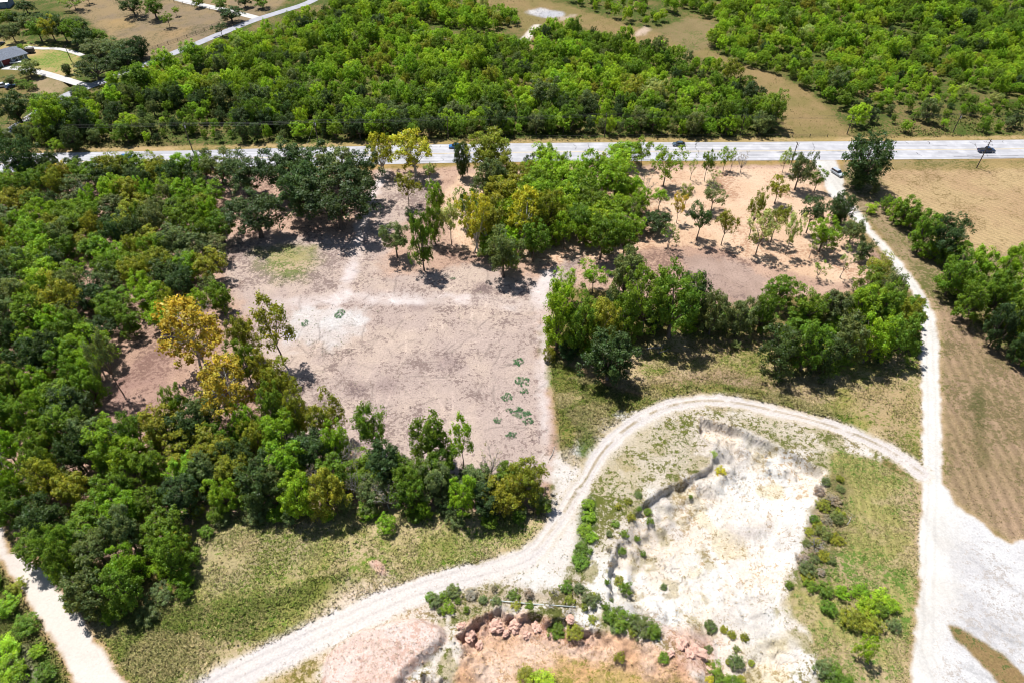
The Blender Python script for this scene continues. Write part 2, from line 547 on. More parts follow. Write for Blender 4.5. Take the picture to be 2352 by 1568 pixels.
# scrub floor beyond the road
paint(sstep(229, 233, Y), A(122, 116, 66), A(150, 130, 86), A(84, 104, 40), 0.55, 0.7)
CORR = [(1060, -30), (1090, 5), (1180, 25), (1200, 60), (1205, 115), (1260, 118), (1330, 62), (1400, 86), (1500, 110), (1600, 128), (1690, 175), (1750, 225), (1790, 275), (1800, 316), (1960, 316), (1925, 272),
        (1860, 212), (1790, 175), (1700, 144), (1610, 108), (1570, 84), (1450, 60), (1350, 28), (1260, 2), (1220, -30)]
paint(pmask(CORR, 2, 2), A(170, 144, 100), A(152, 136, 86), A(122, 116, 62), 0.32, 0.6)
paint(pmask([(1500, 70), (1580, 40), (1700, 60), (1640, 110), (1580, 120)], 3, 3), A(150, 132, 92), A(160, 140, 100), A(110, 120, 60), 0.4)
PAST = [(150, 15), (200, -30), (700, -60), (640, 20), (560, 58), (420, 112), (330, 140), (260, 90)]
paint(pmask(PAST, 2, 2), A(158, 138, 112), A(172, 148, 110), A(120, 110, 78), 0.4, 0.5)
paint(pmask([(225, 50), (290, 42), (310, 60), (250, 78)], 3, 3), A(186, 156, 108), A(178, 152, 110), A(140, 122, 84), 0.4, 0.45)
paint(pmask([(370, 75), (440, 62), (420, 85), (380, 90)], 3, 3), A(184, 154, 112), A(176, 148, 110), A(140, 120, 84), 0.4, 0.45)
LAWN = [(-40, 95), (60, 95), (130, 112), (185, 128), (178, 180), (120, 178), (40, 160), (-40, 150)]
paint(pmask(LAWN, 2, 1.5), A(176, 168, 98), A(210, 178, 128), A(124, 152, 66), 0.42, 0.4)
paint(pmask([(60, 175), (130, 182), (162, 196), (110, 235), (60, 245), (50, 215)], 2, 1.5), A(184, 160, 124), A(164, 148, 106), A(124, 120, 76), 0.36, 0.4)
paint(pmask([(-40, 150), (40, 162), (80, 182), (60, 240), (-40, 300)], 2, 1.5), A(150, 130, 84), A(130, 124, 66), A(96, 110, 48), 0.4, 0.4)
# verges of the main road
ROADP = ROAD_TOP + ROAD_BOT[::-1]
VT = [(x, y - 9) for x, y in ROAD_TOP] + [(x, y + 3) for x, y in ROAD_TOP[::-1]]
VB = [(x, y - 3) for x, y in ROAD_BOT] + [(x, y + 12) for x, y in ROAD_BOT[::-1]]
paint(pmask(VT, 1.2, 1.2), A(208, 178, 128), A(184, 160, 104), A(150, 136, 80), 0.38, 0.5)
# ground in front of the road
paint(sstep(218, 215, Y), A(146, 128, 80), A(164, 140, 96), A(98, 104, 50), 0.45, 0.7)
paint(pmask(VB, 1.2, 1.2), A(176, 150, 92), A(196, 160, 104), A(132, 116, 66), 0.35, 0.5)
WOODF = [(-400, 430), (0, 412), (440, 398), (860, 392), (1040, 384), (1240, 380), (1890, 378), (1900, 440), (1950, 520), (2030, 600), (2040, 660), (1640, 700), (1300, 660), (1240, 760), (1270, 1100), (1255, 1180),
         (1100, 1185), (700, 1175), (460, 1190), (300, 1300), (120, 1280), (0, 1200), (-400, 1100)]
paint(pmask(WOODF, 1.2, 2), A(218, 182, 158), A(200, 164, 142), A(150, 120, 106), 0.40, 0.6)
STRAW = [(1180, 392), (1400, 388), (1862, 384), (1895, 440), (1950, 520), (2010, 600), (2000, 650), (1900, 650), (1760, 610), (1640, 566), (1500, 570), (1300, 610), (1060, 575), (1000, 470), (1060, 400)]
paint(pmask(STRAW, 1.5, 2), A(246, 212, 180), A(238, 200, 166), A(202, 160, 130), 0.42, 0.5)
paint(0.85 * pmask([(1560, 590), (1640, 588), (1720, 606), (1770, 640), (1760, 700), (1640, 690), (1590, 650)], 2, 3), A(196, 170, 156), A(182, 156, 142), A(146, 124, 116), 0.4, 0.5)
paint(pmask([(520, 545), (800, 540), (850, 500), (865, 440), (880, 400), (1010, 400), (980, 480), (880, 560), (890, 630), (1000, 620), (1080, 600), (1180, 640), (1240, 640), (1330, 590), (1320, 640),
             (1250, 700), (1250, 800), (1265, 900), (1280, 1010), (1275, 1090), (1080, 1120), (860, 1080), (640, 1000), (600, 880), (560, 720), (520, 640)], 3.5, 4),
      A(208, 186, 174), A(221, 198, 181), A(156, 135, 127), 0.45, 0.55)
paint(pmask([(240, 950), (270, 860), (380, 780), (400, 850), (370, 940), (300, 1000), (240, 990)], 1.5, 2), A(196, 160, 142), A(186, 150, 136), A(150, 118, 106), 0.5, 0.5)
# details of the clearing
paint(0.75 * pmask([(585, 580), (660, 565), (730, 570), (720, 610), (700, 640), (640, 640), (600, 620)], 4, 4), A(176, 168, 92), A(206, 180, 140), A(120, 140, 56), 0.5, 0.5)
paint(0.9 * pmask([(690, 710), (780, 700), (830, 730), (826, 770), (760, 795), (690, 790), (640, 800), (650, 770)], 2.5, 4), A(238, 232, 228), A(226, 212, 204), A(150, 150, 120), 0.28, 0.4)
for ex, ey, er in ((1030, 830, 4.6), (890, 885, 3.6), (820, 895, 3.0), (960, 700, 3.0), (1110, 660, 3.0), (980, 560, 4.0)):
    cxw, cyw = gp(ex, ey)
    mm = sstep(1.2, 0.3, np.hypot(X - cxw, (Y - cyw)) / er + WOB * 0.4)
    paint(0.55 * mm, A(160, 138, 134), A(172, 146, 140), A(120, 102, 102), 0.5, 0.6)
for ln, hw, k in (([(880, 396), (852, 450), (836, 500), (822, 560), (808, 610), (795, 660), (770, 700)], 1.8, 0.95), ([(640, 700), (720, 688), (800, 684), (960, 684), (1100, 690), (1220, 700), (1246, 660), (1262, 630)], 2.4, 0.8),
                  ([(1244, 690), (1250, 760), (1256, 860), (1262, 960), (1268, 1050)], 1.8, 0.6)):
    paint(k * lmask(smooth_line(ln), hw, 1.4, 1.4) * (0.35 + 1.0 * sstep(0.3, 0.7, fbm(X, Y, 7, 161, 3))), A(240, 226, 220), A(232, 214, 206), A(196, 176, 168), 0.25, 0.3)
# scrape and tyre marks left by machines on the bare soil
rs = random.Random(5)
for q in range(260):
    ex = rs.uniform(650, 1250); ey = rs.uniform(690, 1000) if q % 3 else rs.uniform(540, 700)
    cxw, cyw = gp(ex, ey)
    a0 = rs.uniform(0, math.pi); cu = rs.uniform(-0.12, 0.12); ln_ = rs.uniform(2, 9)
    pts = [(cxw, cyw)]
    for t_ in range(6):
        a0 += cu
        pts.append((pts[-1][0] + math.cos(a0) * ln_ / 6, pts[-1][1] + math.sin(a0) * ln_ / 6))
    bx0 = min(p[0] for p in pts) - 1; bx1 = max(p[0] for p in pts) + 1; by0 = min(p[1] for p in pts) - 1; by1 = max(p[1] for p in pts) + 1
    sel = np.nonzero((X > bx0) & (X < bx1) & (Y > by0) & (Y < by1))[0]
    if len(sel) == 0: continue
    dd = ldist(X[sel], Y[sel], pts, 3)
    amp = rs.choice((-0.30, -0.22, -0.16, 0.14, 0.2))
    c1[sel] *= (1 + amp * sstep(0.32, 0.08, dd))[:, None]
# eastern strips and fields
paint(pmask([(1938, 372), (2700, 364), (2700, 1300), (2330, 1250), (2240, 1185), (2165, 1110), (2155, 760), (2120, 660), (2010, 520), (1940, 450)], 1, 1),
      A(182, 156, 124), A(164, 144, 106), A(118, 116, 68), 0.45, 0.6)
FIELD = [(2010, 380), (2700, 372), (2700, 640), (2352, 590), (2200, 580), (2100, 520), (2030, 430)]
paint(pmask(FIELD, 2, 2), A(198, 166, 126), A(206, 178, 132), A(150, 126, 86), 0.40, 0.55)
paint(0.6 * pmask([(2000, 372), (2700, 364), (2700, 384), (2010, 392)], 1.5, 2), A(150, 136, 76), A(176, 150, 92), A(110, 112, 52), 0.45, 0.5)
st = np.sin((X * 0.80 + Y * 0.60) * 2 * math.pi / 1.9 + WOB * 2)
fm = pmask(FIELD, 2, 2) * 0.16
c1 *= (1 + fm * st)[:, None]
LOWF = [(2165, 700), (2240, 760), (2352, 840), (2700, 900), (2700, 1260), (2320, 1240), (2240, 1180), (2170, 1110)]
paint(0.8 * pmask(LOWF, 2, 2), A(182, 152, 124), A(170, 144, 112), A(136, 120, 86), 0.45, 0.55)
st = np.sin((X * 1.0 - Y * 0.10) * 2 * math.pi / 2.3 + WOB * 2.5)
c1 *= (1 + pmask(LOWF, 2, 2) * 0.18 * st)[:, None]
paint(0.5 * lmask([(2245, 900), (2250, 1000), (2256, 1060)], 1.3, 1.0, 1.0), A(90, 92, 48), A(110, 104, 60), A(70, 84, 36), 0.5)
paint(0.7 * lmask([(2150, 640), (2220, 700), (2300, 780)], 2.0, 1.5, 1.5), A(126, 124, 60), A(150, 132, 82), A(92, 110, 44), 0.5)
# meadows
MEAD = [(1262, 760), (1420, 840), (1500, 770), (1620, 755), (1760, 770), (1920, 830), (2110, 800), (2120, 960), (2122, 1110), (2000, 1030), (1850, 975), (1700, 940), (1580, 935), (1470, 975), (1400, 1040), (1360, 1090), (1290, 1060), (1268, 900)]
paint(pmask(MEAD, 1.2, 2), A(176, 164, 98), A(210, 182, 142), A(112, 132, 48), 0.42, 0.55)
paint(0.85 * lmask([(1400, 905), (1480, 890), (1560, 872), (1660, 868), (1760, 885), (1860, 905)], 2.6, 2, 3), A(200, 168, 142), A(182, 152, 118), A(130, 118, 76), 0.42, 0.6)
paint(0.8 * pmask([(1540, 800), (1640, 775), (1740, 770), (1760, 800), (1680, 815), (1560, 830)], 2, 3), A(206, 172, 138), A(190, 160, 110), A(120, 124, 56), 0.42, 0.6)
paint(0.7 * pmask([(1960, 900), (2060, 850), (2100, 900), (2090, 1040), (2000, 1000)], 2, 3), A(202, 172, 138), A(186, 158, 106), A(120, 122, 60), 0.42, 0.6)
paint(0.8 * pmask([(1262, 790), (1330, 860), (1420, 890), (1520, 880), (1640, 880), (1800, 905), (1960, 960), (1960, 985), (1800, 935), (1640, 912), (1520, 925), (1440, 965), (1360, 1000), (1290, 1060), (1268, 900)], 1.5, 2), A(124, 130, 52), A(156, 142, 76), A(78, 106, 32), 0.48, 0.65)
paint(0.85 * lmask([(1258, 785), (1300, 828), (1345, 852), (1400, 882), (1470, 905)], 0.7, 0.5, 0.4), A(214, 168, 136), A(206, 160, 126), A(150, 116, 84), 0.3, 0.5)
paint(0.45 * lmask([(1262, 900), (1272, 960), (1272, 1030), (1262, 1080)], 1.0, 1.0, 1.0), A(206, 150, 118), A(198, 150, 124), A(150, 112, 84), 0.35, 0.5)
FORE = [(450, 1190), (700, 1165), (900, 1165), (1100, 1175), (1250, 1170), (1262, 1210), (1200, 1262), (1100, 1290), (980, 1320), (800, 1390), (640, 1470), (500, 1545), (380, 1640), (300, 1568), (190, 1420), (150, 1350), (300, 1400), (430, 1360)]
paint(pmask(FORE, 1.2, 2), A(176, 170, 98), A(214, 190, 148), A(112, 140, 48), 0.42, 0.55)
paint(0.6 * pmask([(470, 1200), (600, 1180), (760, 1200), (720, 1290), (600, 1340), (480, 1370), (450, 1290)], 3, 3), A(206, 184, 152), A(174, 160, 104), A(116, 132, 56), 0.45, 0.6)
paint(0.7 * pmask([(200, 1400), (420, 1390), (560, 1370), (700, 1330), (800, 1300), (820, 1340), (700, 1400), (560, 1480), (420, 1560), (330, 1600)], 2, 3), A(120, 130, 52), A(158, 144, 92), A(78, 104, 32), 0.48, 0.65)
paint(pmask([(-200, 1260), (0, 1285), (60, 1370), (140, 1500), (180, 1580), (210, 1700), (-200, 1700)], 1.2, 1.5), A(110, 118, 48), A(150, 136, 90), A(70, 100, 30), 0.5, 0.7)
paint(0.7 * pmask([(20, 1500), (70, 1490), (110, 1560), (60, 1600), (10, 1560)], 1.5, 2), A(196, 184, 170), A(180, 168, 150), A(120, 120, 80), 0.4)
# sandy belt round the pits
SANDB = [(1275, 1075), (1330, 1010), (1400, 960), (1520, 925), (1640, 905), (1800, 935), (1960, 985), (2040, 1040), (1960, 1110), (1900, 1180), (1880, 1300), (1860, 1400), (1900, 1480), (1880, 1640), (500, 1680), (420, 1590),
         (560, 1500), (700, 1440), (840, 1380), (960, 1340), (1100, 1300), (1200, 1262), (1262, 1200)]
paint(pmask(SANDB, 1.0, 2.5), A(250, 243, 234), A(234, 220, 204), A(150, 136, 92), 0.40, 0.5)
PATCH = sstep(0.50, 0.57, fbm(X, Y, 4.2, 131, 5))
paint(0.85 * pmask(SANDB, 1.0, 2.5) * PATCH * sstep(150, 60, np.hypot(X - 45, Y - 75) * 1.0), A(170, 158, 104), A(200, 184, 148), A(104, 114, 50), 0.5, 0.6)
paint(0.75 * pmask([(1400, 1000), (1560, 950), (1720, 948), (1860, 985), (1900, 1040), (1800, 1020), (1660, 965), (1600, 1000), (1590, 1070), (1460, 1150), (1400, 1240), (1370, 1320), (1350, 1200), (1360, 1100)], 2, 3), A(196, 176, 130), A(226, 212, 190), A(110, 116, 50), 0.5, 0.6)
paint(0.8 * pmask([(560, 1500), (720, 1440), (800, 1420), (750, 1490), (735, 1568), (600, 1640), (480, 1640)], 1.5, 2), A(206, 174, 116), A(226, 200, 150), A(140, 126, 60), 0.5, 0.6)
paint(0.75 * pmask([(800, 1340), (900, 1330), (1000, 1360), (960, 1420), (860, 1440), (760, 1490), (640, 1520), (680, 1460)], 3, 3), A(244, 214, 190), A(248, 228, 212), A(210, 174, 146), 0.34, 0.4)
paint(0.8 * pmask([(960, 1380), (1030, 1360), (1180, 1340), (1340, 1330), (1380, 1380), (1320, 1400), (1200, 1395), (1060, 1400), (990, 1420)], 1.5, 2), A(190, 168, 134), A(214, 196, 170), A(106, 104, 60), 0.5, 0.6)
GSTRIP = [(1910, 1030), (2000, 1050), (2110, 1120), (2114, 1240), (2110, 1400), (2100, 1440), (2090, 1560), (2080, 1700), (1840, 1700), (1880, 1540), (1840, 1440), (1800, 1400), (1830, 1310), (1860, 1220), (1900, 1120)]
paint(pmask(GSTRIP, 1.0, 2), A(196, 172, 132), A(178, 168, 104), A(112, 140, 60), 0.45, 0.5)
c1 *= (1 + 0.14 * pmask(GSTRIP, 1.0, 2) * np.sin((X * 0.97 - Y * 0.22) * 2 * math.pi / 1.7 + WOB * 2))[:, None]
paint(0.75 * pmask([(1870, 1110), (1940, 1080), (1950, 1220), (1910, 1330), (1830, 1350), (1830, 1280)], 2, 2), A(150, 130, 108), A(130, 118, 84), A(100, 104, 58), 0.5, 0.6)
# pits
sp_ = sdist(X, Y, P_PIT) + WOB * 1.2
mp = sstep(0.8, -0.8, sp_)
paint(mp, A(255, 250, 242), A(250, 234, 216), A(206, 180, 146), 0.32, 0.4)
paint(mp * 0.5 * sstep(0.60, 0.70, fbm(X, Y, 7, 91, 3)), A(236, 214, 160), A(240, 222, 180), A(160, 140, 80), 0.4, 0.5)
paint(0.55 * mp * sstep(0.54, 0.62, fbm(X, Y, 3.0, 141, 5)) * sstep(0.45, 0.6, fbm(X, Y, 16, 143, 2)), A(206, 186, 140), A(190, 176, 126), A(130, 124, 66), 0.5, 0.6)
paint(0.5 * mp * sstep(0.56, 0.66, fbm(X, Y, 8, 147, 4)), A(214, 208, 204), A(226, 220, 214), A(180, 172, 164), 0.4, 0.5)
crk = np.abs(fbm(X, Y, 6.5, 151, 4) - 0.5)
c1 *= (1 - 0.45 * mp * sstep(0.012, 0.004, crk) * sstep(0.5, 0.56, fbm(X, Y, 11, 153, 2)))[:, None]
paint(0.6 * mp * pmask([(1680, 1190), (1790, 1180), (1800, 1220), (1700, 1230)], 2, 2), A(196, 186, 180), A(206, 196, 190), A(170, 160, 150), 0.3)
s2_ = sdist(X, Y, P_CLAY) + WOB * 1.2
m2_ = sstep(0.8, -0.8, s2_)
paint(m2_, A(248, 216, 192), A(242, 192, 152), A(206, 168, 130), 0.36, 0.5)
paint(m2_ * pmask([(1180, 1540), (1300, 1500), (1460, 1520), (1560, 1560), (1560, 1720), (1160, 1720)], 2, 3), A(228, 180, 132), A(206, 176, 116), A(150, 140, 66), 0.48, 0.55)
paint(0.7 * m2_ * sstep(4.5, 1.5, ldist(X, Y, L_CL4) + WOB), A(230, 178, 156), A(240, 206, 186), A(186, 132, 112), 0.4, 0.5)
paint(sstep(0.5, -0.5, sdist(X, Y, P_MOUND) + WOB * 0.6), A(250, 232, 222), A(245, 214, 198), A(220, 184, 166), 0.38, 0.4)
paint(sstep(0.5, -0.2, sdist(X, Y, P_BUMP) + WOB * 0.3), A(244, 210, 188), A(236, 196, 172), A(206, 160, 140), 0.3, 0.4)
paint(0.7 * pmask([(1520, 1440), (1640, 1430), (1660, 1480), (1640, 1560), (1560, 1540)], 2, 2), A(240, 200, 178), A(228, 176, 150), A(190, 140, 118), 0.35, 0.5)
# green strips and verge details
for ln, hw in (([(1340, 1140), (1350, 1180), (1345, 1230), (1335, 1290)], 1.7), ([(1340, 950), (1348, 1000), (1345, 1060)], 1.8)):
    paint(0.85 * lmask(ln, hw, 1.0, 1.0), A(86, 116, 36), A(104, 120, 46), A(56, 92, 22), 0.5, 0.7)
# bare trails far away
paint(lmask([(1196, 108), (1205, 92), (1222, 72), (1234, 60)], 2.2, 0.8, 0.8), A(250, 240, 226), A(240, 226, 210), A(220, 200, 180), 0.2, 0.3)
paint(lmask([(920, 54), (955, 66), (1000, 84), (1044, 95)], 1.8, 0.8, 0.6), A(240, 228, 218), A(232, 218, 206), A(206, 190, 170), 0.2, 0.3)
paint(pmask([(1212, 28), (1240, 20), (1290, 26), (1294, 36), (1270, 42), (1222, 36)], 1.5, 2.5), A(232, 226, 222), A(206, 204, 208), A(150, 150, 156), 0.35, 0.4)
paint(0.8 * pmask([(1280, 42), (1330, 32), (1320, 40), (1290, 48)], 1.5, 2), A(226, 206, 186), A(216, 196, 176), A(180, 160, 130), 0.3, 0.4)
paint(0.8 * pmask([(1455, 78), (1480, 60), (1492, 66), (1480, 82), (1460, 84)], 1.5, 1.5), A(232, 206, 186), A(222, 200, 180), A(180, 160, 130), 0.3, 0.4)
paint(0.8 * pmask([(526, 139), (560, 132), (600, 134), (560, 146), (530, 148)], 2, 2), A(216, 200, 182), A(190, 160, 120), A(150, 140, 90), 0.3, 0.4)
# sandy fringe and the roads themselves
m_r = np.maximum(sstep(0.5, -0.5, sdist(X, Y, gpoly(G_RIGHT), 14) + WOB * 0.9), 0)
m_fr = sstep(1.6, 0.2, sdist(X, Y, gpoly(G_RIGHT), 14) + WOB * 1.2)
paint(0.7 * m_fr, A(216, 186, 150), A(206, 176, 136), A(140, 132, 70), 0.4, 0.5)
isl = sstep(0.5, -0.5, sdist(X, Y, gpoly(G_ISLAND), 14) + WOB * 0.8)
m_r = m_r * (1 - isl)
paint(m_r, A(250, 245, 238), A(244, 237, 228), A(228, 216, 204), 0.24, 0.25)
xr = X - np.interp(Y, [gp(0, q)[1] for q in (1500, 1250, 1100, 950, 850, 755, 700, 640, 566, 488, 372)], [gp(a, q)[0] for a, q in ((2130, 1500), (2136, 1250), (2141, 1100), (2140, 950), (2137, 850), (2133, 755), (2123, 700), (2080, 640), (2022, 566), (1960, 488), (1892, 372))])
for off in (-0.85, 0.85):
    c1 *= (1 - 0.10 * m_r * sstep(0.45, 0.1, np.abs(xr - off + WOB * 0.4)))[:, None]
c1 *= (1 - 0.12 * m_r * sstep(0.5, 0.7, fbm(X, Y * 0.3, 3.5, 211, 4)))[:, None]
apr = m_r * pmask([(2200, 1170), (2700, 1200), (2700, 1800), (2160, 1800), (2170, 1480), (2200, 1350)], 4, 3)
paint(apr * 0.9, A(238, 235, 234), A(222, 218, 218), A(198, 190, 184), 0.40, 0.45)
for q in range(26):
    a0 = rs.uniform(0.4, 1.2); cxw, cyw = gp(rs.uniform(2150, 2380), rs.uniform(1200, 1540))
    pts = [(cxw, cyw)]
    for t_ in range(7):
        a0 += rs.uniform(-0.1, 0.1); pts.append((pts[-1][0] + math.cos(a0) * 2.2, pts[-1][1] - math.sin(a0) * 2.2))
    dd = ldist(X, Y, pts, 2.5)
    c1 *= (1 - rs.uniform(0.05, 0.16) * apr * sstep(0.5, 0.1, dd + WOB * 0.15))[:, None]
paint(isl, A(170, 138, 98), A(150, 128, 84), A(104, 110, 60), 0.45, 0.6)
m_l = sstep(0.5, -0.5, sdist(X, Y, gpoly(G_LEFT), 14) + WOB * 0.8)
paint(0.7 * sstep(1.8, 0.2, sdist(X, Y, gpoly(G_LEFT), 14) + WOB * 1.2), A(222, 180, 140), A(206, 172, 130), A(140, 128, 66), 0.4, 0.5)
paint(m_l, A(248, 236, 224), A(240, 226, 214), A(220, 200, 186), 0.2, 0.22)
paint(0.9 * pmask([(1262, 1050), (1300, 1030), (1340, 1070), (1346, 1110), (1318, 1190), (1326, 1290), (1290, 1340), (1180, 1345), (1120, 1330), (1170, 1285), (1240, 1225), (1268, 1160)], 1.5, 2.5), A(250, 245, 240), A(242, 232, 224), A(190, 176, 150), 0.28, 0.35)
paint(0.7 * pmask([(640, 1500), (760, 1430), (860, 1380), (960, 1345), (1040, 1350), (1000, 1410), (900, 1425), (800, 1450), (735, 1500)], 2, 3), A(246, 216, 190), A(248, 230, 214), A(206, 170, 140), 0.36, 0.4)
dtr = ldist(X, Y, gpoly(TRACK), 14)
yb = proj(X, Y, 0 * X)[1]
half = 1.6 + 1.3 * sstep(1240, 1420, yb)
m_t = sstep(0.5, -0.5, dtr - half + WOB * 1.0)
paint(0.7 * sstep(1.5, 0.1, dtr - half + WOB * 1.0), A(238, 226, 210), A(228, 212, 190), A(160, 146, 100), 0.36, 0.5)
paint(m_t, A(238, 228, 222), A(244, 233, 224), A(212, 198, 188), 0.30, 0.35)
rut = sstep(0.55, 0.15, dtr + WOB * 0.35) * (1 - sstep(1180, 1300, yb)) * sstep(-0.2, 0.3, WOB + 0.25)
paint(0.8 * rut, A(166, 146, 104), A(200, 180, 150), A(130, 124, 66), 0.4, 0.5)
for off in (0.85, 1.25):
    c1 *= (1 - 0.07 * sstep(0.22, 0.08, np.abs(dtr - off + WOB * 0.15)) * m_t)[:, None]

mot = fbm(X, Y, 9, 221, 4)
straw = pmask(FORE, 1.2, 2) + pmask(MEAD, 1.2, 2) + pmask(GSTRIP, 1.0, 2)
straw = np.clip(straw, 0, 1) * (1 - m_t) * (1 - m_r) * sstep(0.50, 0.60, fbm(X * 0.8, Y * 1.5, 8, 231, 4)) * 0.6
c1[:] = c1 * (1 - straw[:, None]) + np.array(A(212, 188, 148)) * straw[:, None]
c2[:] = c2 * (1 - straw[:, None]) + np.array(A(164, 146, 100)) * straw[:, None]
fr = np.clip(fr * (0.35 + 1.3 * mot), 0, 0.62)
dt = np.clip(dt * (0.55 + 0.9 * fbm(X, Y, 13, 225, 3)), 0, 0.85)
def face_avg(m):
    g = m.reshape(nr, nc)
    return (g[:-1, :-1] + g[1:, :-1] + g[:-1, 1:] + g[1:, 1:]) / 4
reg = np.zeros((nr - 1, nc - 1), int)
reg[face_avg(mp) > 0.5] = 3
reg[face_avg(m2_) > 0.5] = 4
reg[face_avg(m_t) > 0.5] = 5
reg[face_avg(m_l) > 0.5] = 2
reg[face_avg(m_r) > 0.5] = 1
# wheel ruts and ground ripples give relief to the open soil
Z = Z - 0.10 * m_t * sstep(0.5, 0.1, np.abs(dtr - 1.0)) 
VV = np.stack([X, Y, Z], 1)
idx = np.arange(nr * nc).reshape(nr, nc)
QUADS = np.stack([idx[:-1, :-1], idx[:-1, 1:], idx[1:, 1:], idx[1:, :-1]], -1)
C1 = np.concatenate([c1, fr[:, None]], 1)
C2 = np.concatenate([c2, dt[:, None]], 1)
for rid, nm in ((0, "ground"), (1, "gravel_road"), (2, "farm_track"), (3, "sand_pit"), (4, "clay_pit"), (5, "dirt_track")):
    q = QUADS[reg == rid]
    used, inv = np.unique(q.ravel(), return_inverse=True)
    me = np_mesh(nm, VV[used], inv.reshape(q.shape), True)
    col_attr(me, "col1", C1[used])
    col_attr(me, "col2", C2[used])
    tag(link(nm, me, M_GROUND), kind='structure')

# ------------------------------------------------------------------ paved roads
def road_material():
    m, t, b = new_mat("pale_worn_asphalt")
    N, L = t.nodes, t.links
    g = N.new("ShaderNodeNewGeometry")
    mp_ = N.new("ShaderNodeMapping"); mp_.inputs["Scale"].default_value = (0.02, 1.1, 1)
    L.new(g.outputs["Position"], mp_.inputs[0])
    n = N.new("ShaderNodeTexNoise"); n.inputs["Scale"].default_value = 1; n.inputs["Detail"].default_value = 5
    L.new(mp_.outputs[0], n.inputs["Vector"])
    n2 = N.new("ShaderNodeTexNoise"); n2.inputs["Scale"].default_value = 0.25; n2.inputs["Detail"].default_value = 6
    L.new(g.outputs["Position"], n2.inputs["Vector"])
    a = N.new("ShaderNodeMath"); a.operation = 'ADD'
    L.new(n.outputs[0], a.inputs[0]); L.new(n2.outputs[0], a.inputs[1])
    r = N.new("ShaderNodeValToRGB")
    r.color_ramp.elements[0].position = 0.75; r.color_ramp.elements[1].position = 1.2
    r.color_ramp.elements[0].color = (0.30, 0.295, 0.31, 1); r.color_ramp.elements[1].color = (0.43, 0.42, 0.435, 1)
    h = N.new("ShaderNodeMath"); h.operation = 'MULTIPLY'; h.inputs[1].default_value = 0.8
    L.new(a.outputs[0], h.inputs[0]); L.new(h.outputs[0], r.inputs[0])
    L.new(r.outputs[0], b.inputs["Base Color"])
    b.inputs["Roughness"].default_value = 0.9
    return m
M_ROAD = road_material()
M_YELLOW = plain("yellow_line_paint", (0.55, 0.42, 0.20), 0.7)
M_LINE = plain("white_line_paint", (0.55, 0.55, 0.55), 0.7)
M_CRACK = plain("dark_crack_filler", (0.10, 0.095, 0.10), 0.9)
M_CONC = plain("pale_concrete", (0.43, 0.41, 0.385), 0.9, var=0.1, scale=0.4)

def resample(line, step):
    P = np.array(line, float)
    d = np.concatenate([[0], np.cumsum(np.hypot(*np.diff(P, axis=0).T))])
    n = max(int(d[-1] / step), 2)
    t = np.linspace(0, d[-1], n)
    return np.stack([np.interp(t, d, P[:, 0]), np.interp(t, d, P[:, 1])], 1)

def strip(name, line, off, width, z, mat, parent=None, dash=None, conform=False):
    P = resample(line, 4.0)
    T = np.gradient(P, axis=0)
    T /= np.hypot(T[:, 0], T[:, 1])[:, None]
    Nn = np.stack([-T[:, 1], T[:, 0]], 1)
    L_ = P + Nn * (off + width / 2)
    R_ = P + Nn * (off - width / 2)
    mb = MB()
    for i in range(len(P) - 1):
        if dash and (i % dash[1]) >= dash[0]:
            continue
        zz = [z] * 4
        if conform:
            zz = [z + tz(*p) for p in (L_[i], R_[i], R_[i + 1], L_[i + 1])]
        mb.add([(*L_[i], zz[0]), (*R_[i], zz[1]), (*R_[i + 1], zz[2]), (*L_[i + 1], zz[3])], [(0, 1, 2, 3)])
    return mb.build(name, mat, parent)

rt, rb = resample(gpoly(ROAD_TOP), 6), None
cl = [((gp(*a)[0] + gp(*b)[0]) / 2, (gp(*a)[1] + gp(*b)[1]) / 2) for a, b in zip(ROAD_TOP, ROAD_BOT)]
ROADC = smooth_line(cl, 5)
ROADW = 13.6
main_road = tag(strip("main_road", ROADC, 0, ROADW, 0.06, M_ROAD), kind='structure')
def marking(name, off, w, m):
    o = strip(name, ROADC, off, w, 0.072, m, main_road); return o
marking("centre_line", 0.16, 0.14, M_YELLOW); marking("centre_line", -0.16, 0.14, M_YELLOW)
marking("edge_line", 4.0, 0.14, M_LINE); marking("edge_line", -4.0, 0.14, M_LINE)
mb = MB()
RC = resample(ROADC, 1.0)
for s in range(150):
    i = random.randrange(10, len(RC) - 40)
    p = RC[i]
    y0 = random.uniform(-6.3, 5.0)
    ln = random.uniform(1.5, 5) if random.random() < 0.7 else random.uniform(5, 12)
    pts = []
    y = y0; x = 0
    tr = random.random() < 0.55
    while ln > 0 and -6.4 < y < 6.4:
        pts.append((p[0] + x, p[1] + y))
        st_ = random.uniform(0.5, 1.1)
        if tr: y += st_ * 0.9; x += random.uniform(-0.7, 0.7)
        else: x += st_ * 2.5; y += random.uniform(-0.12, 0.12)
        ln -= st_
    for a, b in zip(pts[:-1], pts[1:]):
        d = Vector((b[0] - a[0], b[1] - a[1], 0)).normalized() * 0.5
        nrm = Vector((-d.y, d.x, 0)).normalized() * random.uniform(0.05, 0.15)
        mb.add([(a[0] + nrm.x, a[1] + nrm.y, 0.068), (a[0] - nrm.x, a[1] - nrm.y, 0.068), (b[0] - nrm.x, b[1] - nrm.y, 0.068), (b[0] + nrm.x, b[1] + nrm.y, 0.068)], [(0, 1, 2, 3)])
tag(mb.build("road_crack", M_CRACK, main_road), kind='stuff')
M_ASPH = plain("grey_side_road_asphalt", (0.29, 0.287, 0.31), 0.9, var=0.12, scale=0.3)
tag(strip("side_road", gpoly(SIDE_ROAD), 0, 5.0, 0.06, M_ASPH), kind='structure')
tag(strip("farm_lane", gpoly(TROAD), 0, 4.6, 0.055, M_CONC), kind='structure')
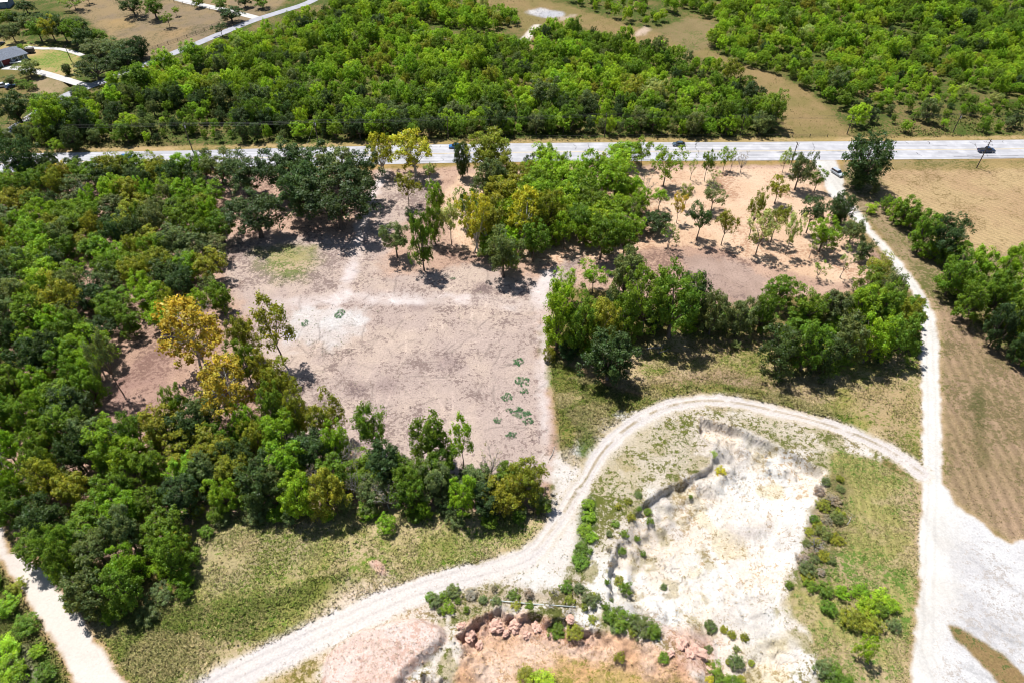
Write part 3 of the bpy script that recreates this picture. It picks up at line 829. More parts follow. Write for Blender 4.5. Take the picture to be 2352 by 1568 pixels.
tag(strip("driveway", gpoly(DRIVE), 0, 4.0, 0.055, M_CONC), kind='structure')
tag(strip("back_lane", gpoly(BACKLANE), 0, 2.6, 0.05, M_CONC), kind='structure')

# ------------------------------------------------------------------ tree builders (unit size: height 1, crown width 1)
def leaf_cloud(centers, radii, per, size, seed, upb=0.45, jitter=0.5, lvs=0.28, shell=0.55):
    r = np.random.default_rng(seed)
    nC = len(centers)
    n = nC * per
    ci = np.repeat(np.arange(nC), per)
    d = r.normal(size=(n, 3))
    d /= np.linalg.norm(d, axis=1)[:, None]
    low = (d[:, 2] < -0.3) & (r.random(n) < 0.6)
    d[low, 2] *= -1
    rad = shell + (1 - shell) * r.random(n)
    rad *= 1 + 0.25 * r.normal(size=n) * 0.5
    C = np.asarray(centers)[ci] + d * (np.asarray(radii)[ci])[:, None] * rad[:, None]
    nm = d + r.normal(size=(n, 3)) * jitter + np.array([0, 0, upb])
    nm /= np.linalg.norm(nm, axis=1)[:, None]
    t = np.cross(nm, r.normal(size=(n, 3)))
    t /= np.linalg.norm(t, axis=1)[:, None]
    b = np.cross(nm, t)
    s = size * (0.6 + 0.8 * r.random(n))[:, None]
    V = np.stack([C - t * s, C - b * s * 0.62, C + t * s, C + b * s * 0.62], 1).reshape(-1, 3)
    Q = np.arange(n * 4).reshape(n, 4)
    cv = 1 + lvs * (r.random(nC) - 0.5) * 2
    lv = cv[ci] * (1 + lvs * (r.random(n) - 0.5) * 2)
    hue = (r.random(n) - 0.5) * 0.22 + (r.random(nC)[ci] - 0.5) * 0.2
    LV = np.stack([lv * (1 + hue), lv, lv * (1 - hue)], 1)
    cen = np.mean(centers, axis=0) - np.array([0, 0, 0.1])
    ra = C - cen
    ra /= np.linalg.norm(ra, axis=1)[:, None] + 1e-9
    SN = ra * 0.5 + d * 0.6 + np.array([0, 0, 0.35])
    SN /= np.linalg.norm(SN, axis=1)[:, None]
    return V, Q, np.repeat(LV, 4, 0), np.repeat(SN, 4, 0)

def crown_mesh(name, centers, radii, per, size, seed, **kw):
    V, Q, LV, SN = leaf_cloud(np.array(centers), np.array(radii), per, size, seed, **kw)
    me = np_mesh(name, V, Q, False)
    col_attr(me, "leafvar", LV)
    a = me.attributes.new("sn", 'FLOAT_VECTOR', 'POINT')
    a.data.foreach_set("vector", SN.astype(np.float32).ravel())
    me.materials.append(M_LEAF)
    return me

def two_level(lobes, sub, subr, seed):
    """lobes: (centre, radius); returns small clumps spread over every lobe"""
    r = np.random.default_rng(seed)
    C = []; R = []
    for c, rad in lobes:
        k = 0
        while k < sub:
            d = r.normal(size=3); d /= np.linalg.norm(d)
            if d[2] < -0.35: continue
            C.append(np.array(c) + d * rad * (0.55 + 0.5 * r.random()))
            R.append(subr * (0.7 + 0.6 * r.random()))
            k += 1
    return C, R

def limb_mesh(name, base_r, lobes, fork, seed, mat, lean=(0, 0), stems=1, n=6, start_spread=0.0, twigs=0):
    r = random.Random(seed)
    mb = MB()
    for s in range(stems):
        ang = 2 * math.pi * s / max(stems, 1) + r.uniform(0, 1)
        bx, by = math.cos(ang) * start_spread, math.sin(ang) * start_spread
        sl = [l for i, l in enumerate(lobes) if i % stems == s] or lobes[:1]
        mean = np.mean([l[0] for l in sl], axis=0)
        f = np.array([bx + (mean[0] - bx) * 0.45 + lean[0] * fork, by + (mean[1] - by) * 0.45 + lean[1] * fork, fork])
        mid = np.array([bx, by, 0]) * 0.5 + f * 0.5 + np.array([r.uniform(-.02, .02), r.uniform(-.02, .02), 0])
        rr = base_r / math.sqrt(stems)
        mb.tube([(bx, by, -0.03), (bx, by, 0.02), tuple(mid), tuple(f)], [rr * 1.5, rr * 1.15, rr * 0.9, rr * 0.75], n)
        top = max(sl, key=lambda l: l[0][2])
        for c, rad in sl:
            c = np.array(c)
            m = f * 0.5 + c * 0.5 + np.array([r.uniform(-.04, .04), r.uniform(-.04, .04), r.uniform(-.03, .03)])
            k = 0.55 if c is not top else 0.7
            mb.tube([tuple(f - np.array([0, 0, 0.02])), tuple(m), tuple(c)], [rr * 0.62, rr * 0.4, rr * 0.12], 5)
            for q in range(twigs):
                d = np.array([r.gauss(0, 1), r.gauss(0, 1), abs(r.gauss(0.3, 1))]); d /= np.linalg.norm(d)
                st_ = m * (1 - q / twigs) + c * (q / twigs)
                e = st_ + d * rad * 1.2
                mb.tube([tuple(st_), tuple(st_ * 0.4 + e * 0.6 + np.array([0, 0, 0.01])), tuple(e)], [rr * 0.22, rr * 0.14, rr * 0.05], 3)
    me = mb.mesh(name, True)
    me.materials.append(mat)
    return me

def lobes_round(seed, n, cz, rx, rz, lr):
    r = np.random.default_rng(seed)
    out = []
    for i in range(n):
        a = 2.399963 * i + r.random() * 0.8
        h = (i + 0.5) / n
        z = cz - rz * 0.75 + 1.65 * rz * h
        rr = rx * math.sqrt(max(0.05, 1 - ((z - cz) / (rz * 1.25)) ** 2)) * (0.45 + 0.62 * r.random())
        z += rz * 0.35 * (r.random() - 0.5)
        out.append((np.array([math.cos(a) * rr, math.sin(a) * rr, z]), lr * (0.6 + 0.85 * r.random() ** 1.5)))
    return out

def unit_lobes(lb):
    """stretch the lobes so that the crown is one unit wide and its top at one unit"""
    rad = max(math.hypot(c[0], c[1]) + r * 0.85 for c, r in lb)
    top = max(c[2] + r * 0.9 for c, r in lb)
    k = 0.5 / rad
    kz = 1.0 / top
    return [(np.array([c[0] * k, c[1] * k, c[2] * kz]), r * min(k, kz * 1.1)) for c, r in lb]

KINDS = {}
def register(key, crown, trunk):
    KINDS.setdefault(key, []).append((crown, trunk))

for i in range(9):       # broadleaf, round and uneven
    lb = unit_lobes(lobes_round(100 + i, 13 + i % 3, 0.58, 0.34, 0.34, 0.19))
    C, R = two_level(lb, 11, 0.072, 200 + i)
    register('broad', crown_mesh("crown_broadleaf", C, R, 52, 0.0172, 300 + i), limb_mesh("trunk_broadleaf", 0.028, lb, 0.33, 400 + i, M_BARK))
for i in range(8):       # full crown, leafy almost to the ground
    lb = unit_lobes(lobes_round(150 + i, 17 + i % 3, 0.50, 0.35, 0.42, 0.18))
    C, R = two_level(lb, 11, 0.068, 250 + i)
    register('full', crown_mesh("crown_full", C, R, 52, 0.0168, 350 + i), limb_mesh("trunk_full", 0.028, lb, 0.2, 450 + i, M_BARK))
for i in range(3):       # wide live oak
    lb = unit_lobes(lobes_round(130 + i, 17, 0.54, 0.38, 0.32, 0.17))
    C, R = two_level(lb, 11, 0.064, 230 + i)
    register('oak', crown_mesh("crown_oak", C, R, 56, 0.0145, 330 + i, lvs=0.22), limb_mesh("trunk_oak", 0.035, lb, 0.25, 430 + i, M_BARK))
for i in range(4):       # young thin tree with visible stem
    lb = unit_lobes(lobes_round(160 + i, 8, 0.66, 0.30, 0.27, 0.17))
    C, R = two_level(lb, 10, 0.085, 260 + i)
    register('young', crown_mesh("crown_young", C, R, 38, 0.019, 360 + i, shell=0.25), limb_mesh("trunk_young", 0.017, lb, 0.36, 460 + i, M_BARK, twigs=2, lean=(0.06 * (i - 1.5), 0.02)))
for i in range(3):       # sparse many-stemmed tree
    lb = unit_lobes(lobes_round(180 + i, 8, 0.64, 0.34, 0.28, 0.14))
    C, R = two_level(lb, 7, 0.075, 280 + i)
    register('sparse', crown_mesh("crown_sparse", C, R, 22, 0.018, 380 + i, shell=0.2), limb_mesh("trunk_sparse", 0.02, lb, 0.25, 480 + i, M_BARKGREY, stems=2, start_spread=0.03, twigs=4))
for i in range(3):       # shrub, leafy to the ground
    lb = unit_lobes(lobes_round(500 + i, 12, 0.46, 0.33, 0.42, 0.20))
    C, R = two_level(lb, 9, 0.085, 520 + i)
    register('shrub', crown_mesh("crown_shrub", C, R, 46, 0.019, 540 + i), limb_mesh("trunk_shrub", 0.02, lb, 0.12, 560 + i, M_BARK, stems=3, start_spread=0.05))
for i in range(2):       # cedar, dense with upswept sprays
    lb = []
    r_ = np.random.default_rng(600 + i)
    for k in range(34):
        z = 0.08 + 0.86 * (k + 0.5) / 34
        a = 2.4 * k
        rr = 0.37 * math.sin(math.pi * min(1, (1.0 - z) * 1.02 + 0.10)) ** 0.6 * (0.6 + 0.4 * r_.random())
        lb.append((np.array([math.cos(a) * rr, math.sin(a) * rr, z]), 0.15))
    C, R = two_level(lb, 11, 0.062, 620 + i)
    register('cedar', crown_mesh("crown_cedar", C, R, 40, 0.016, 640 + i, upb=0.1, lvs=0.2), limb_mesh("trunk_cedar", 0.03, lb[8:], 0.3, 660 + i, M_BARK))
for i in range(2):       # sycamore: yellowing leaves over pale limbs
    lb = unit_lobes(lobes_round(700 + i, 15, 0.58, 0.36, 0.34, 0.16))
    C, R = two_level(lb, 10, 0.066, 720 + i)
    register('syc', crown_mesh("crown_sycamore", C, R, 38, 0.0175, 740 + i, shell=0.3, lvs=0.3), limb_mesh("trunk_sycamore", 0.026, lb, 0.22, 760 + i, M_BARKPALE, stems=2, start_spread=0.05, twigs=5))
for i in range(2):       # leafless grey tree
    lb = unit_lobes(lobes_round(800 + i, 9, 0.62, 0.34, 0.30, 0.15))
    C, R = two_level(lb, 4, 0.06, 820 + i)
    register('dead', crown_mesh("crown_twigs", C, R, 10, 0.016, 840 + i, shell=0.1), limb_mesh("trunk_dead", 0.02, lb, 0.22, 860 + i, M_BARKGREY, twigs=12))

TINT = dict(dark=(0.060, 0.102, 0.028), mid=(0.130, 0.215, 0.018), bright=(0.200, 0.330, 0.018), lime=(0.300, 0.450, 0.024), olive=(0.240, 0.260, 0.026),
            yellow=(0.52, 0.41, 0.055), gold=(0.46, 0.43, 0.034), pale=(0.33, 0.39, 0.11), grey=(0.32, 0.275, 0.20), sage=(0.145, 0.188, 0.058))
WORDC = dict(dark='dark green', mid='mid green', bright='bright green', lime='lime green', olive='olive green', yellow='golden yellow', gold='yellow green', pale='pale green', grey='grey brown', sage='grey green')
NAMES = dict(broad='broadleaf_tree', oak='oak_tree', young='young_tree', sparse='sparse_tree', shrub='shrub', full='leafy_tree', cedar='cedar_tree', syc='sycamore_tree', dead='dead_tree')
CATS = dict(shrub='shrub')
TREES = []
def plant(kind, x, y, h, w, colour, label=None, group=None, name=None, phrase=None):
    var = KINDS[kind]
    cm, tm = var[int(rng.integers(len(var)))]
    r = bpy.data.objects.new(name or NAMES[kind], None)
    COL.objects.link(r)
    r.empty_display_size = 0.5
    r.location = (x, y, tz(x, y))
    r.rotation_euler = (0, 0, rng.random() * 6.283)
    r.scale = (w, w, h)
    t = np.array(TINT[colour]) * (0.82 + 0.36 * rng.random()) * np.array([1 + 0.18 * (rng.random() - 0.5), 1, 1 + 0.3 * (rng.random() - 0.5)])
    c = link("crown", cm, None, r); c["tint"] = [float(v) for v in t]
    link("trunk", tm, None, r)
    TREES.append(dict(o=r, kind=kind, colour=colour, x=x, y=y, h=h, w=w, label=label, group=group, phrase=phrase))
    return r

def hand(kind, cx, by, top, wpx, colour, label, group=None, name=None):
    """tree whose crown is centred at cx in the photo, with its foot on the line by and its top at top"""
    Yg = gp(CX, by)[1]
    v = top - CY
    h = H - Yg * (F * SP + v * CP) / (F * CP - v * SP)
    h = max(h * (0.88 if kind in ('full', 'broad', 'shrub') else 0.94), 0.6)
    if kind == 'young': wpx *= 1.28
    if by > 690 and by < 870 and cx > 1620 and cx < 2110: h *= 0.96 if cx < 1790 else 0.84
    if 1262 < cx < 1620 and 670 < by < 880: h *= 0.9
    zc = Yg * CP + (H - 0.62 * h) * SP
    x = (cx - CX) / F * zc
    return plant(kind, x, Yg, h, wpx * zc / F * (0.98 if kind == 'full' else 1.03), colour, label, group, name)

# ---- trees placed one by one
ST = "young trees standing in the straw clearing"
for a in [
    ('young', 1610, 551, 466, 60, 'dark', "small dark green tree with slim stem, alone in the straw clearing"),
    ('young', 1668, 564, 481, 48, 'olive', "vase shaped olive green tree right of the small dark tree in straw"),
    ('young', 1740, 544, 426, 40, 'olive', "narrow olive tree leaning right in the upper straw clearing"),
    ('young', 1752, 585, 489, 60, 'pale', "wide pale tree low in the middle of the straw clearing"),
    ('sparse', 1540, 569, 511, 64, 'mid', "thin leaved tree with several bare crooked stems in straw"),
    ('broad', 1507, 531, 484, 80, 'dark', "flat topped dark green tree at the straw clearing's left side"),
    ('young', 1561, 512, 444, 32, 'yellow', "little golden yellow tree on a leaning stem in the straw"),
    ('young', 1578, 482, 419, 28, 'pale', "slender pale tree behind the little golden tree"),
    ('young', 1517, 484, 431, 38, 'bright', "round bright green tree on a bent stem, left straw clearing"),
    ('young', 1640, 486, 426, 54, 'sage', "grey green bushy tree in the middle of the straw clearing"),
    ('young', 1627, 417, 338, 34, 'mid', "feathery upright green tree leaning right below the main road"),
    ('sparse', 1592, 414, 356, 26, 'pale', "spindly grey tree left of the feathery upright tree"),
    ('sparse', 1642, 426, 388, 40, 'pale', "low sparse bush right of the feathery upright tree"),
    ('young', 1668, 392, 338, 30, 'bright', "small vase shaped bright tree beside the road, left of a pair"),
    ('sparse', 1685, 393, 342, 20, 'pale', "thin spindly tree between two roadside trees"),
    ('dead', 1708, 397, 342, 40, 'grey', "bare grey leaning tree beside the main road"),
    ('young', 1532, 428, 339, 70, 'bright', "tall bright green tree with splayed stems below the road car"),
    ('dead', 1483, 452, 396, 58, 'grey', "grey leafless spreading tree at the straw clearing's left edge"),
    ('young', 1478, 386, 318, 38, 'bright', "tall thin bright tree rising across the main road"),
    ('broad', 1436, 382, 322, 92, 'bright', "wide bright crown overlapping the main road left of the tall thin tree"),
    ('broad', 1418, 460, 362, 98, 'bright', "large flat bright green tree on a single dark stem"),
    ('broad', 1384, 597, 488, 86, 'mid', "mid green tree with shaded stem over the pale clearing track"),
    ('broad', 1437, 598, 493, 72, 'mid', "mid green tree right beside the shaded stem tree"),
    ('young', 1298, 572, 481, 54, 'bright', "light green upright tree with slim stem above the clearing track"),
    ('broad', 1256, 390, 323, 64, 'bright', "bright round roadside tree right of the dark column tree"),
    ('broad', 1217, 398, 352, 32, 'dark', "small dark roadside tree tucked left of the bright round tree"),
    ('young', 1806, 396, 341, 26, 'pale', "thin pale tree beside the pole near the gravel junction"),
    ('young', 1790, 468, 401, 50, 'olive', "light olive tree with forked stem, right side of straw clearing"),
    ('broad', 1842, 436, 338, 62, 'sage', "leafy tree with grey lower half left of the gravel junction"),
    ('young', 1880, 441, 386, 46, 'mid', "green tree leaning over the gravel road's left edge"),
    ('young', 1870, 536, 443, 64, 'dark', "dark green round tree on a long leaning stem near the gravel road"),
    ('cedar', 1935, 513, 446, 64, 'dark', "dense dark tree standing against the gravel road by the gate"),
    ('broad', 1897, 578, 498, 78, 'bright', "broad yellow green tree with curved stem below the dark tree"),
    ('sparse', 1868, 593, 546, 30, 'bright', "small leaning sapling below the broad yellow green tree"),
    ('young', 1822, 586, 488, 36, 'pale', "thin upright pale tree with double stem in the lower straw"),
    ('young', 1786, 556, 468, 54, 'olive', "fan shaped olive tree left of the thin double stem tree"),
    ('broad', 1962, 563, 498, 62, 'sage', "grey green tree crowding the gravel road below the gate"),
    ('shrub', 1990, 601, 546, 54, 'dark', "dark green bush hiding the gravel road's left edge"),
    ('sparse', 1947, 638, 563, 50, 'pale', "pale see-through tree at the straw clearing's lower right"),
    ('sparse', 1884, 641, 601, 48, 'mid', "low leaning sparse tree at the straw clearing's bottom edge"),
    ('shrub', 2026, 646, 576, 68, 'olive', "yellowish rounded bush against the gravel road's bend"),
]:
    hand(*a, group=ST)

CT = "trees of the middle grove between the two clearings"
for a in [
    ('syc', 872, 402, 300, 76, 'gold', "left one of two yellow trees by the main road"),
    ('syc', 947, 402, 294, 114, 'gold', "right and wider one of two yellow trees by the main road"),
    ('young', 985, 418, 371, 32, 'pale', "small light green sapling right below the wide yellow tree"),
    ('cedar', 1060, 408, 325, 44, 'dark', "dark column shaped tree hung with leaves at the road edge"),
    ('broad', 1122, 412, 288, 109, 'olive', "tall olive tree top standing out against the main road"),
    ('full', 1124, 470, 352, 97, 'sage', "dense grey olive dome below the tall olive tree"),
    ('broad', 1160, 500, 396, 102, 'olive', "yellow green tree right below the grey olive dome"),
    ('young', 934, 474, 395, 52, 'olive', "small tree with leafy stem alone above the clearing track"),
    ('full', 1000, 490, 405, 52, 'bright', "bright green tree right of the leafy stem tree"),
    ('full', 994, 560, 446, 52, 'mid', "narrow green tree leaning in the grove left of pale thin tree"),
    ('young', 1033, 564, 450, 52, 'pale', "tall thin pale tree on a bare straight stem"),
    ('broad', 906, 591, 500, 72, 'sage', "airy grey green tree with several stems above the open clearing"),
    ('full', 966, 622, 474, 70, 'mid', "tall mid green tree right of the airy pale tree"),
    ('shrub', 938, 503, 477, 24, 'dark', "small dark bush at the foot of the leafy stem tree"),
    ('syc', 1092, 580, 440, 94, 'gold', "yellow olive tree forming the grove's left shoulder"),
    ('broad', 1156, 636, 522, 100, 'sage', "grey green tree hanging over the shaded clearing edge"),
    ('syc', 1206, 560, 425, 107, 'gold', "largest yellow tinged crown in the middle of the grove"),
    ('broad', 1262, 545, 420, 87, 'olive', "olive crown right of the largest yellow tinged crown"),
    ('full', 1316, 485, 398, 100, 'bright', "bright dome in the grove below the roadside trees"),
    ('broad', 1352, 505, 415, 97, 'mid', "mid green dome left of the flat bright tree"),
    ('full', 1402, 525, 450, 100, 'bright', "bright crown below the flat bright tree"),
    ('broad', 1334, 548, 455, 87, 'mid', "shaded green crown in the grove's lower middle"),
    ('full', 1300, 440, 362, 92, 'lime', "bright spreading crown behind the grove near the road"),
    ('young', 1366, 424, 338, 64, 'bright', "bright tree with slim twin stems behind the grove"),
    ('broad', 1458, 520, 448, 56, 'mid', "rounded green tree at the straw clearing beside grey branches"),
    ('dead', 1447, 524, 456, 32, 'grey', "grey dead branches rising beside a rounded green tree"),
    ('full', 1215, 470, 380, 85, 'mid', "mid green crown behind the yellow tinged crowns"),
    ('broad', 1190, 440, 365, 73, 'olive', "olive crown just below the bright round roadside tree"),
    ('full', 1250, 450, 372, 80, 'bright', "bright crown between olive crown and bright spreading crown"),
    ('broad', 1226, 600, 500, 80, 'mid', "shaded green tree behind the grey green overhanging tree"),
    ('full', 1130, 560, 452, 92, 'olive', "olive crown filling the grove's left flank"),
    ('full', 1178, 540, 430, 90, 'bright', "bright crown between the two yellow tinged crowns"),
    ('full', 1236, 500, 400, 92, 'bright', "bright crown behind the largest yellow tinged crown"),
    ('full', 1290, 520, 420, 96, 'lime', "lime crown in the very middle of the grove"),
    ('full', 1340, 470, 380, 90, 'bright', "bright crown below the slim twin stem tree"),
    ('full', 1376, 548, 462, 88, 'lime', "lime crown at the grove's lower right"),
    ('full', 1150, 432, 345, 80, 'olive', "olive crown standing right behind the grey olive dome"),
    ('broad', 1410, 420, 345, 90, 'lime', "lime crown behind the large flat bright tree"),
    ('full', 1258, 420, 345, 80, 'lime', "lime crown just in front of the roadside trees"),
    ('broad', 1080, 520, 425, 70, 'mid', "mid green crown at the grove's outer left side"),
]:
    hand(*a, group=CT)

OK_ = "dark live oaks above the clearing"
for a in [
    ('oak', 582, 545, 440, 150, 'dark', "spreading live oak with a visible trunk at the clearing's corner"),
    ('oak', 770, 525, 382, 190, 'dark', "largest dark live oak above the clearing track"),
    ('oak', 690, 500, 368, 150, 'dark', "dark live oak left of the largest oak"),
    ('oak', 822, 462, 336, 106, 'dark', "dark live oak touching the main road left of yellow trees"),
    ('oak', 640, 455, 326, 130, 'dark', "tall dark live oak covering the main road, left middle"),
    ('oak', 556, 450, 350, 120, 'dark', "dark live oak farthest left of the oaks"),
    ('oak', 706, 430, 326, 130, 'dark', "dark live oak at the road behind the largest oak"),
    ('oak', 770, 432, 332, 110, 'sage', "grey green live oak between the two roadside oaks"),
    ('oak', 500, 424, 340, 100, 'sage', "grey green oak by the main road left of the dark oaks"),
]:
    hand(*a, group=OK_)

EH = "hedge trees along the eastern gravel road"
for a in [
    ('cedar', 1996, 430, 312, 116, 'dark', "lone dense evergreen beside the main road and gravel junction"),
    ('shrub', 2014, 446, 414, 26, 'sage', "grey green bush at the foot of the lone evergreen"),
    ('shrub', 2038, 486, 445, 30, 'mid', "small green bush starting the hedge below the lone evergreen"),
    ('full', 2066, 508, 452, 48, 'bright', "bright young tree in the upper hedge"),
    ('full', 2088, 522, 450, 70, 'mid', "leafy mid green tree in the hedge above the great dark tree"),
    ('shrub', 2006, 490, 463, 34, 'lime', "lime green bush right of the farm gate"),
    ('full', 2132, 578, 478, 76, 'mid', "left half of the great dark hedge tree pair"),
    ('full', 2182, 592, 482, 98, 'dark', "great dark rounded hedge tree beside the dry field"),
    ('full', 2204, 680, 566, 92, 'mid', "tree heading the lower hedge below the great dark tree"),
    ('full', 2252, 668, 560, 86, 'bright', "bright crown in the lower hedge by the dry field"),
    ('full', 2326, 668, 553, 72, 'bright', "bright crown at the picture's right edge, lower hedge"),
    ('full', 2300, 728, 610, 92, 'mid', "mid green crown in the middle of the lower hedge"),
    ('full', 2240, 736, 630, 84, 'mid', "crown on the lower hedge's shaded lower side"),
    ('full', 2346, 780, 660, 92, 'mid', "lowest hedge crown cut by the picture's right edge"),
    ('full', 2306, 796, 690, 72, 'dark', "dark crown at the hedge bottom"),
    ('full', 2382, 720, 600, 90, 'bright', "hedge crown just beyond the picture's right edge"),
    ('full', 2400, 840, 720, 90, 'mid', "hedge crown beyond the right edge, lower down"),
    ('full', 2360, 832, 742, 60, 'dark', "small dark crown at the very bottom of the right hedge"),
]:
    hand(*a, group=EH)

SR = "trees of the wood south of the straw clearing"
for a in [
    ('full', 1284, 800, 616, 98, 'bright', "tall tree at the wood's left corner beside the clearing"),
    ('full', 1335, 810, 640, 96, 'mid', "leafy tree second from the wood's left corner"),
    ('full', 1402, 872, 742, 146, 'dark', "big rounded dark bush tree overhanging the meadow"),
    ('full', 1380, 800, 656, 104, 'olive', "yellow green tree behind the big rounded dark bush tree"),
    ('full', 1440, 782, 640, 92, 'mid', "mid green tree between corner trees and the darkest crowns"),
    ('oak', 1488, 764, 590, 124, 'mid', "large crown left of the wood's darkest shadow"),
    ('oak', 1556, 774, 585, 146, 'mid', "largest domed crown in the wood below the straw"),
    ('full', 1598, 742, 602, 92, 'dark', "dark crown on the domed crown's right flank"),
    ('full', 1440, 690, 552, 104, 'sage', "grey green crown at the wood's top below the shaded stems"),
    ('young', 1364, 672, 600, 62, 'bright', "small tree with pale stem at the wood's upper left"),
    ('young', 1300, 690, 612, 50, 'bright', "bright slim tree top at the clearing track's bend"),
    ('full', 1644, 768, 650, 84, 'sage', "grey green tree in the low middle of the wood row"),
    ('full', 1704, 768, 662, 84, 'sage', "grey green tree right of the low middle tree"),
    ('full', 1756, 764, 660, 66, 'mid', "low green tree before the grey mulch patch"),
    ('full', 1796, 704, 612, 84, 'mid', "yellow tipped dark tree right of the grey mulch patch"),
    ('shrub', 1806, 848, 718, 116, 'dark', "large dark round bush at the meadow's top"),
    ('full', 1866, 850, 700, 104, 'mid', "green tree right of the large dark round bush"),
    ('shrub', 1908, 856, 738, 96, 'dark', "dark bush casting the pointed shadow on the meadow"),
    ('full', 1956, 830, 690, 104, 'sage', "grey green crown in the thicket's lower right"),
    ('full', 2014, 832, 684, 100, 'bright', "bright crown near the thicket's lower right corner"),
    ('full', 2072, 822, 690, 92, 'mid', "corner tree of the thicket touching the gravel road"),
    ('full', 2090, 780, 660, 72, 'olive', "olive crown beside the gravel road in the thicket"),
    ('full', 2046, 742, 620, 84, 'mid', "mid green crown in the thicket's upper right"),
    ('full', 1984, 734, 620, 92, 'bright', "bright crown in the thicket's middle"),
    ('full', 1924, 744, 630, 92, 'sage', "grey green crown in the thicket's middle"),
    ('full', 1862, 744, 640, 92, 'mid', "mid green crown left in the thicket's middle"),
    ('shrub', 2062, 694, 596, 66, 'sage', "grey bush filling the gravel bend"),
    ('shrub', 2004, 672, 610, 70, 'mid', "green bush below the yellowish rounded bush"),
    ('shrub', 1262, 828, 790, 34, 'olive', "small olive bush at the wood's left foot"),
    ('shrub', 1690, 800, 782, 28, 'sage', "small pale grey bush alone in the meadow grass"),
]:
    hand(*a, group=SR)

for a in [
    ('syc', 432, 850, 686, 182, 'yellow', "great golden sycamore with white limbs left of the clearing"),
    ('syc', 514, 965, 826, 160, 'yellow', "sparse golden sycamore below the great golden one"),
    ('broad', 552, 820, 716, 70, 'olive', "olive green tree right of the great golden sycamore"),
    ('young', 624, 836, 688, 92, 'olive', "forked leaning tree standing at the open clearing's left side"),
    ('young', 236, 905, 760, 60, 'sage', "thin leaning tree on the shaded leaf litter"),
    ('broad', 130, 738, 634, 108, 'olive', "round olive dome standing out in the left wood"),
    ('cedar', 44, 416, 318, 94, 'dark', "dense dark evergreen at the main road's left end"),
    ('broad', 116, 402, 340, 44, 'dark', "small dark tree right of the left evergreen at the road"),
    ('young', 140, 420, 376, 48, 'yellow', "bright yellow treetop near the road's left end"),
    ('broad', 640, 935, 830, 96, 'olive', "olive tree beside the dark shadow at the clearing's left"),
    ('broad', 400, 975, 880, 66, 'mid', "green tree below the great golden sycamore's shadow"),
    ('full', 600, 905, 800, 70, 'olive', "olive green tree at the leaning forked tree's foot"),
    ('full', 620, 985, 875, 84, 'mid', "leafy green tree below the sparse golden sycamore, right side"),
    ('full', 675, 1000, 880, 74, 'olive', "olive green tree at the clearing edge above the front wood"),
    ('full', 560, 1010, 920, 80, 'bright', "bright tree directly below the sparse golden sycamore"),
    ('broad', 470, 1000, 905, 80, 'sage', "grey green tree between the golden sycamores' shadows"),
    ('full', 556, 880, 770, 72, 'mid', "mid green tree between the two golden sycamores, right side"),
    ('broad', 745, 1010, 905, 90, 'olive', "olive tree standing up from the front wood at the clearing"),
    ('broad', 850, 1035, 925, 90, 'mid', "round topped tree at the clearing's lower edge"),
    ('broad', 985, 1065, 945, 100, 'mid', "domed tree at the clearing's lower edge with dark branches"),
    ('young', 1060, 1075, 960, 56, 'bright', "slim tree leaning right at the clearing's lower edge"),
    ('full', 170, 410, 356, 60, 'dark', "dark tree hiding the main road's left stretch"),
    ('full', 225, 412, 362, 64, 'mid', "green tree hiding the main road right of the dark one"),
    ('full', 280, 412, 360, 66, 'dark', "dark tree hiding the main road beside the blue car"),
    ('full', 335, 412, 366, 70, 'bright', "bright tree in front of the blue car"),
    ('full', 395, 412, 362, 66, 'bright', "bright tree hiding the navy car"),
    ('broad', 450, 412, 350, 70, 'dark', "dark open tree at the main road near the leaning pole"),
    ('shrub', 888, 1215, 1186, 52, 'bright', "bright green bush in the foreground meadow"),
    ('shrub', 2270 - 274, 1512, 1462, 46, 'lime', "rounded lime green bush near the lower gravel road"),
]:
    hand(*a)

# ---- dart-throwing fill of wooded zones
def inside(px, py, poly):
    return sdist(np.array([px]), np.array([py]), poly)[0] < 0

TAKEN = [(t['x'], t['y'], t['w']) for t in TREES]
def fill(poly_o, dmin, tries, seed, near=None, extra_dist=0.34):
    P = np.array(gpoly(poly_o))
    r = np.random.default_rng(seed)
    pts = r.uniform(P.min(0), P.max(0), (tries, 2))
    keep = sdist(pts[:, 0], pts[:, 1], P, 5) < 0
    pts = pts[keep]
    cell = {}
    out = []
    tk = np.array([(a, b, c) for a, b, c in TAKEN]) if TAKEN else np.zeros((0, 3))
    for x, y in pts:
        kx, ky = int(x // dmin), int(y // dmin)
        ok = True
        for i in (-1, 0, 1):
            for j in (-1, 0, 1):
                for q in cell.get((kx + i, ky + j), ()):
                    if (q[0] - x) ** 2 + (q[1] - y) ** 2 < dmin * dmin:
                        ok = False
        if not ok: continue
        if extra_dist and len(tk) and (np.hypot(tk[:, 0] - x, tk[:, 1] - y) < np.maximum(tk[:, 2] * extra_dist, dmin * 0.6)).any():
            continue
        cell.setdefault((kx, ky), []).append((x, y))
        out.append((x, y))
    return out

def pick(pal):
    ks = list(pal)
    w = np.array([pal[k] for k in ks], float)
    return ks[int(rng.choice(len(ks), p=w / w.sum()))]

